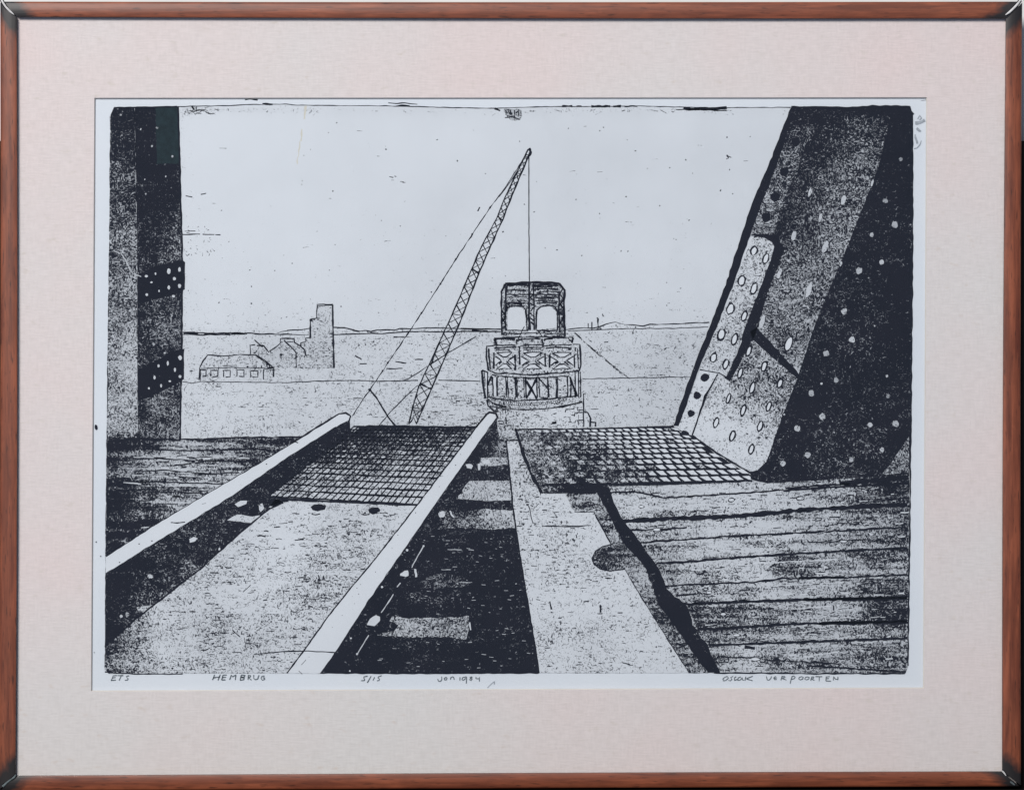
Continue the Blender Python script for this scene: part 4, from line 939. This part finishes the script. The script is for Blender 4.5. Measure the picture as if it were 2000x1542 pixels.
# ---- big riveted strut on the right
st = Ink('printed_riveted_strut'); st.gain = 0.22
st.fill([(1546, 210), (1776, 207), (1779, 217), (1784, 224), (1783, 500), (1778, 900), (1776, 924), (1722, 929), (1640, 935), (1500, 944), (1466, 936), (1466, 920), (1500, 800), (1440, 640), (1480, 420)],
        [(1600, 230, .975), (1700, 220, .985), (1760, 300, .97), (1765, 400, .97), (1720, 400, .96), (1740, 450, .93), (1700, 480, .965), (1680, 520, .94), (1740, 560, .975), (1660, 590, .90), (1690, 620, .88), (1660, 660, .86), (1650, 720, .88), (1740, 650, .985), (1760, 700, .97), (1620, 700, .93), (1640, 780, .92), (1600, 760, .97), (1580, 800, .975), (1620, 840, .87), (1680, 860, .85), (1720, 800, .93), (1600, 900, .86), (1560, 860, .95), (1520, 920, .9), (1640, 900, .84), (1700, 900, .86), (1750, 860, .96), (1560, 930, .96)], 0.2, grid=12)
st.up()
st.fill([(1546, 210), (1600, 210), (1576, 281), (1550, 349), (1526, 401), (1513, 456), (1500, 462), (1464, 460), (1487, 401), (1512, 335), (1530, 285)], [(1560, 225, .965), (1560, 260, .84), (1545, 290, .74), (1565, 310, .7), (1530, 330, .62), (1540, 360, .62), (1505, 390, .52), (1515, 410, .5), (1485, 440, .46), (1505, 450, .6)], 0.18, grid=8)
st.fill([(1600, 210), (1740, 226), (1732, 262), (1716, 326), (1682, 414), (1648, 500), (1620, 565), (1594, 630), (1576, 685), (1560, 734), (1520, 698), (1470, 652), (1480, 620), (1503, 558), (1528, 490), (1513, 456), (1526, 401), (1550, 349), (1576, 281)],
        [(1620, 225, .97), (1690, 225, .965), (1735, 232, .93), (1600, 260, .93), (1590, 290, .9), (1640, 270, .80), (1690, 262, .66), (1720, 250, .74), (1640, 300, .64), (1690, 300, .58), (1712, 300, .78), (1575, 330, .84), (1610, 340, .7), (1650, 330, .52), (1690, 340, .66), (1560, 370, .84), (1600, 380, .76), (1650, 370, .58), (1685, 390, .52), (1545, 410, .82), (1590, 420, .72), (1640, 420, .56), (1665, 440, .44), (1530, 450, .86), (1580, 460, .7), (1620, 460, .5), (1640, 480, .48), (1545, 500, .56), (1590, 510, .52), (1620, 530, .6), (1520, 560, .52), (1560, 560, .5), (1600, 570, .62), (1510, 610, .58), (1550, 610, .52), (1585, 620, .55), (1490, 650, .42), (1530, 660, .66), (1565, 650, .46), (1550, 700, .42), (1558, 725, .36)], 0.17, grid=9)
st.up()
# dark outer edge and the shadow of the lug plate
st.fill([(1545, 209), (1553, 211), (1530, 285), (1512, 335), (1487, 401), (1462, 470), (1430, 562), (1396, 648), (1365, 721), (1326, 832), (1315, 831), (1355, 716), (1385, 640), (1417, 556), (1466, 406), (1508, 305)], 0.992, 0.0, rough=1.0)
st.fill([(1466, 458), (1500, 456), (1520, 466), (1534, 486), (1524, 512), (1503, 562), (1478, 645), (1458, 690), (1428, 746), (1414, 738), (1440, 690), (1470, 600), (1495, 530), (1510, 482), (1490, 466)], 0.985, 0.0, rough=1.3)
st.fill([(1466, 648), (1478, 640), (1520, 684), (1562, 730), (1556, 748), (1505, 700), (1470, 664)], 0.985, 0.0, rough=1.6)
st.up()
st.fill([(1468, 466), (1480, 463), (1494, 464), (1508, 472), (1513, 482), (1508, 500), (1482, 570), (1456, 638), (1436, 695), (1419, 736), (1405, 729), (1367, 722), (1396, 650), (1431, 564), (1452, 508)], [(1480, 480, .26), (1460, 530, .26), (1480, 545, .34), (1440, 590, .24), (1460, 600, .42), (1420, 650, .28), (1440, 660, .34), (1395, 700, .26), (1415, 715, .3)], 0.10, grid=8)
st.fill([(1470, 662), (1500, 690), (1558, 740), (1546, 772), (1530, 810), (1512, 862), (1498, 900), (1482, 918), (1466, 921), (1440, 906), (1400, 882), (1354, 850), (1358, 828), (1376, 772), (1400, 734), (1424, 748), (1455, 692)],
        [(1470, 680, .42), (1500, 710, .44), (1440, 740, .42), (1480, 740, .5), (1530, 745, .46), (1410, 770, .3), (1450, 770, .42), (1500, 780, .4), (1530, 780, .44), (1400, 800, .2), (1440, 810, .24), (1490, 815, .34), (1520, 820, .42), (1380, 840, .1), (1420, 840, .12), (1470, 840, .16), (1500, 860, .28), (1430, 880, .14), (1470, 890, .12), (1480, 910, .2)], 0.08, grid=8)
st.fill([(1368, 722), (1402, 729), (1380, 772), (1352, 850), (1340, 846), (1324, 836), (1342, 790)], 0.12, 0.07)
st.fill([(1776, 852), (1776, 922), (1722, 927), (1738, 908), (1752, 888)], [(1765, 880, .55), (1740, 918, .45), (1765, 910, .5)], 0.16)
st.up()
st.stroke([(1367, 722), (1405, 728), (1420, 737)], 2.2, 0.5); st.stroke([(1402, 730), (1380, 772), (1352, 850)], 2.8, 0.6); st.stroke([(1560, 738), (1530, 812), (1512, 864), (1498, 902), (1482, 919), (1466, 923), (1440, 908), (1400, 884), (1354, 851)], 3.2, 0.6); st.stroke([(1594, 632), (1576, 688), (1560, 734)], 2.2, 0.8)
for u, v, r in ((1554, 277, 8.5), (1532, 335, 9), (1514, 384, 9.5), (1497, 424, 9.5), (1377, 737, 8.5), (1362, 772, 7.5), (1350, 807, 7.0)): st.blob(u, v, r, r * 0.98, 0, 0.993, 0)
st.blob(1338, 845, 8, 5, 20, 0.99)
for k in range(42):
    u = rng.uniform(1385, 1530); v = rng.uniform(668, 905)
    if not inside([(1470, 670), (1545, 740), (1500, 880), (1470, 910), (1370, 845), (1405, 745), (1455, 700)], np.array([[u, v]]))[0]: continue
    st.stroke([(u, v), (u + rng.uniform(-7, 7), v + rng.uniform(-12, 12))], 1.3, 0.8, tone=0.9 if rng.random() < 0.5 else 0.0, wash=0.06, step=4)
st.up()
RO = 18
for u, v, a, b in ((1473, 490, 5.5, 8.5), (1496, 505, 5, 10), (1449, 548, 6.5, 10), (1473, 563, 5.5, 11), (1427, 603, 6.5, 10), (1454, 617, 4.6, 9.5), (1409, 653, 6.5, 10.5), (1435, 662, 5, 10.5), (1394, 698, 5.5, 8.5), (1418, 711, 4.8, 9.5),
                   (1463, 685, 4.2, 9.5), (1493, 715, 4.4, 9.5), (1446, 728, 3.8, 10), (1470, 757, 4.4, 10.5), (1524, 748, 4.2, 8.5), (1423, 778, 3.2, 9.5), (1452, 801, 4.2, 10.5), (1502, 793, 3.8, 9), (1399, 825, 4.4, 9.5), (1485, 832, 4.4, 9.5), (1431, 851, 4.4, 9.5), (1468, 877, 4.4, 9.5), (1541, 671, 6.5, 13.5)):
    st.ring(u, v, a + 0.4, b + 0.6, RO, 3.2, 0.0, 0.03)
for u, v, a, b in ((1583, 375, 3.4, 8), (1648, 390, 4.6, 10.5), (1603, 424, 3.2, 8.5), (1551, 460, 4.6, 9.5), (1612, 482, 4.6, 12.5), (1523, 533, 3.8, 10.5), (1580, 567, 5, 14), (1489, 628, 4.4, 13.5), (1704, 358, 2, 6.5), (1643, 515, 2.2, 5)):
    st.blob(u, v, a, b, RO, 0.10, 0.30)
for u, v, r, w in ((1760, 311, 4, .5), (1730, 392, 5, .45), (1748, 438, 6.5, .35), (1703, 458, 4.4, .3), (1723, 512, 4.8, .1), (1678, 528, 6.8, .25), (1649, 608, 6.5, .15), (1665, 663, 6.2, .12), (1614, 690, 6, .25), (1634, 742, 5, .4), (1605, 749, 2.4, .05), (1585, 767, 6, .4), (1607, 813, 6.5, .16), (1557, 836, 6.2, .12), (1700, 830, 5, .15), (1750, 827, 6.5, .3), (1723, 878, 4.6, .18), (1663, 898, 4.8, .32), (1578, 888, 6.2, .28), (1530, 905, 5.4, .14), (1733, 734, 2.6, .1), (1735, 773, 4, .5), (1709, 636, 1.6, .2), (1532, 809, 1.8, .1)):
    st.blob(u, v, r * 0.95, r, 0, 0.16, w + 0.20, rough=0.2)
st.stroke([(1546, 209), (1660, 210), (1720, 207), (1777, 208), (1779, 217), (1784, 224)], 4.2, 0.8)
st.build()

# ---- smudges and pencil in the margins
mg = Ink('margin_smudges')
mg.blob(187, 834, 3.0, 5.5, -15, 1.0)
mg.stroke([(1812, 194), (1800, 196)], 0.6)
for p, w in (([(1793, 232), (1797, 225), (1801, 230), (1797, 234)], 2.6), ([(1788, 240), (1800, 238), (1807, 234)], 5), ([(1791, 250), (1799, 256)], 4), ([(1786, 290), (1792, 289), (1798, 280), (1800, 274)], 1.6), ([(1788, 262), (1792, 280)], 3)):
    mg.stroke(p, w, 0.8, mat=M_PENCIL2, step=3, broken=0.15)
mg.stroke([(952, 1343), (960, 1334), (966, 1330), (965, 1336)], 1.4, 0.3, mat=M_PENCIL2, step=3)
for u, v in ((187, 1058), (196, 1086), (183, 1274)): mg.blob(u, v, 1.3, 1.3, 0, 0.8)
mg.build()['kind'] = 'stuff'

E1 = (200, 1300, 2000 / 360); E2 = (680, 1300, 2000 / 300); E3 = (1390, 1300, 2000 / 280)
def caption(name, k, strokes, w):
    c = Ink(name)
    for s in strokes: c.stroke(T(*k, s), w * 0.86, 0.25, mat=M_PENCIL, var=0.25, step=2.0)
    c.build()
caption('caption_technique', E1, [[(112, 105), (160, 103)], [(112, 105), (105, 130), (90, 158)], [(103, 130), (138, 126)], [(88, 158), (142, 152)], [(165, 104), (222, 104)], [(200, 104), (190, 130), (176, 157)], [(285, 106), (255, 112), (262, 125), (276, 138), (268, 152), (238, 157)]], 2.0)
caption('caption_title', E1, [[(1215, 95), (1204, 125), (1190, 152)], [(1275, 92), (1262, 125), (1252, 156)], [(1198, 128), (1272, 118)],
        [(1305, 100), (1298, 128), (1288, 152)], [(1305, 100), (1345, 98)], [(1298, 126), (1338, 122)], [(1288, 152), (1332, 150)],
        [(1376, 150), (1386, 125), (1395, 98), (1410, 118), (1445, 96), (1442, 125), (1438, 152)],
        [(1505, 98), (1498, 128), (1490, 155)], [(1505, 98), (1545, 100), (1535, 118), (1500, 124)], [(1500, 124), (1535, 130), (1530, 148), (1490, 155)],
        [(1580, 100), (1576, 150)], [(1580, 102), (1606, 104), (1600, 118), (1578, 124), (1614, 152)],
        [(1640, 98), (1638, 135), (1655, 150), (1680, 142), (1698, 100)], [(1755, 108), (1728, 112), (1718, 135), (1732, 154), (1758, 145), (1756, 128), (1738, 128)]], 2.1)
caption('caption_edition', E2, [[(250, 132), (205, 140), (200, 158), (212, 172), (205, 190), (165, 192)], [(298, 132), (275, 170), (245, 218)], [(342, 145), (330, 168), (318, 188)], [(435, 125), (392, 140), (385, 155), (408, 168), (400, 188), (372, 192)]], 1.7)
caption('caption_date', E2, [[(1215, 138), (1218, 175), (1200, 200), (1175, 198), (1164, 170)], [(1275, 145), (1250, 160), (1250, 180), (1275, 182), (1288, 160), (1275, 145)], [(1330, 178), (1332, 148)], [(1332, 155), (1355, 140), (1372, 145), (1378, 178)],
        [(1455, 145), (1452, 190)], [(1535, 140), (1490, 150), (1480, 178), (1500, 186), (1530, 160)], [(1540, 138), (1540, 180), (1536, 228)], [(1615, 140), (1585, 145), (1590, 160), (1612, 170), (1600, 188), (1580, 180), (1590, 162), (1615, 148)], [(1665, 142), (1662, 165), (1700, 165)], [(1708, 145), (1708, 200)]], 1.8)
caption('caption_signature', E3, [[(215, 145), (180, 160), (158, 185), (165, 208), (200, 200), (235, 170), (225, 150), (205, 150)], [(300, 142), (265, 160), (285, 185), (262, 206), (235, 200)], [(345, 148), (318, 165), (320, 200), (360, 185)], [(410, 150), (372, 165), (362, 198), (395, 200), (430, 160), (428, 195), (455, 200)], [(478, 148), (468, 206)], [(578, 142), (530, 160), (484, 180), (530, 192), (572, 204)],
        [(765, 145), (778, 195), (800, 198), (825, 175), (838, 145)], [(868, 175), (905, 165), (895, 145), (868, 165), (875, 190), (910, 188)], [(985, 138), (968, 198)], [(985, 148), (1018, 142), (1030, 156), (984, 174), (1045, 196)], [(1125, 145), (1108, 195), (1098, 245)], [(1118, 150), (1150, 140), (1168, 155), (1150, 178), (1112, 186)],
        [(1255, 148), (1225, 155), (1215, 180), (1240, 194), (1270, 180), (1280, 158), (1255, 148)], [(1340, 150), (1312, 160), (1300, 182), (1325, 194), (1355, 180), (1365, 160), (1340, 150)], [(1398, 148), (1385, 205)], [(1398, 152), (1430, 150), (1425, 168), (1392, 178), (1435, 200)], [(1450, 148), (1545, 148)], [(1505, 150), (1500, 212)], [(1600, 150), (1595, 208)], [(1600, 152), (1650, 148)], [(1598, 178), (1640, 174)], [(1595, 208), (1668, 212)], [(1700, 200), (1702, 148), (1730, 180), (1762, 190)], [(1765, 150), (1762, 195)]], 1.7)

# ------------------------------------------------------------------ what stands behind the frame
def box(name, x0, x1, y0, y1, z0, z1, mat):
    vs = [(x, y, z) for z in (z0, z1) for y in (y0, y1) for x in (x0, x1)]
    fs = [(0, 2, 3, 1), (4, 5, 7, 6), (0, 1, 5, 4), (2, 6, 7, 3), (0, 4, 6, 2), (1, 3, 7, 5)]
    return new_obj(name, vs, fs, [mat])
back_y = 26 * S
z_of = lambda v: CZ + (771 - v) * S
wl = box('wall', -1.2, 1.2, back_y + 0.022, back_y + 0.12, z_of(1541) - 0.02, 2.0, M_WALL); wl['kind'] = 'structure'
db = box('dark_board', -0.46, 0.46, back_y, back_y + 0.022, z_of(1541), z_of(272), M_BOARD)
db['label'] = 'dark brown board standing behind the framed etching, seen as slivers beside it'; db['category'] = 'board'
sh = box('shelf', -1.2, 1.2, -0.10, back_y + 0.022, z_of(1541) - 0.022, z_of(1541), M_BOARD); sh['kind'] = 'structure'
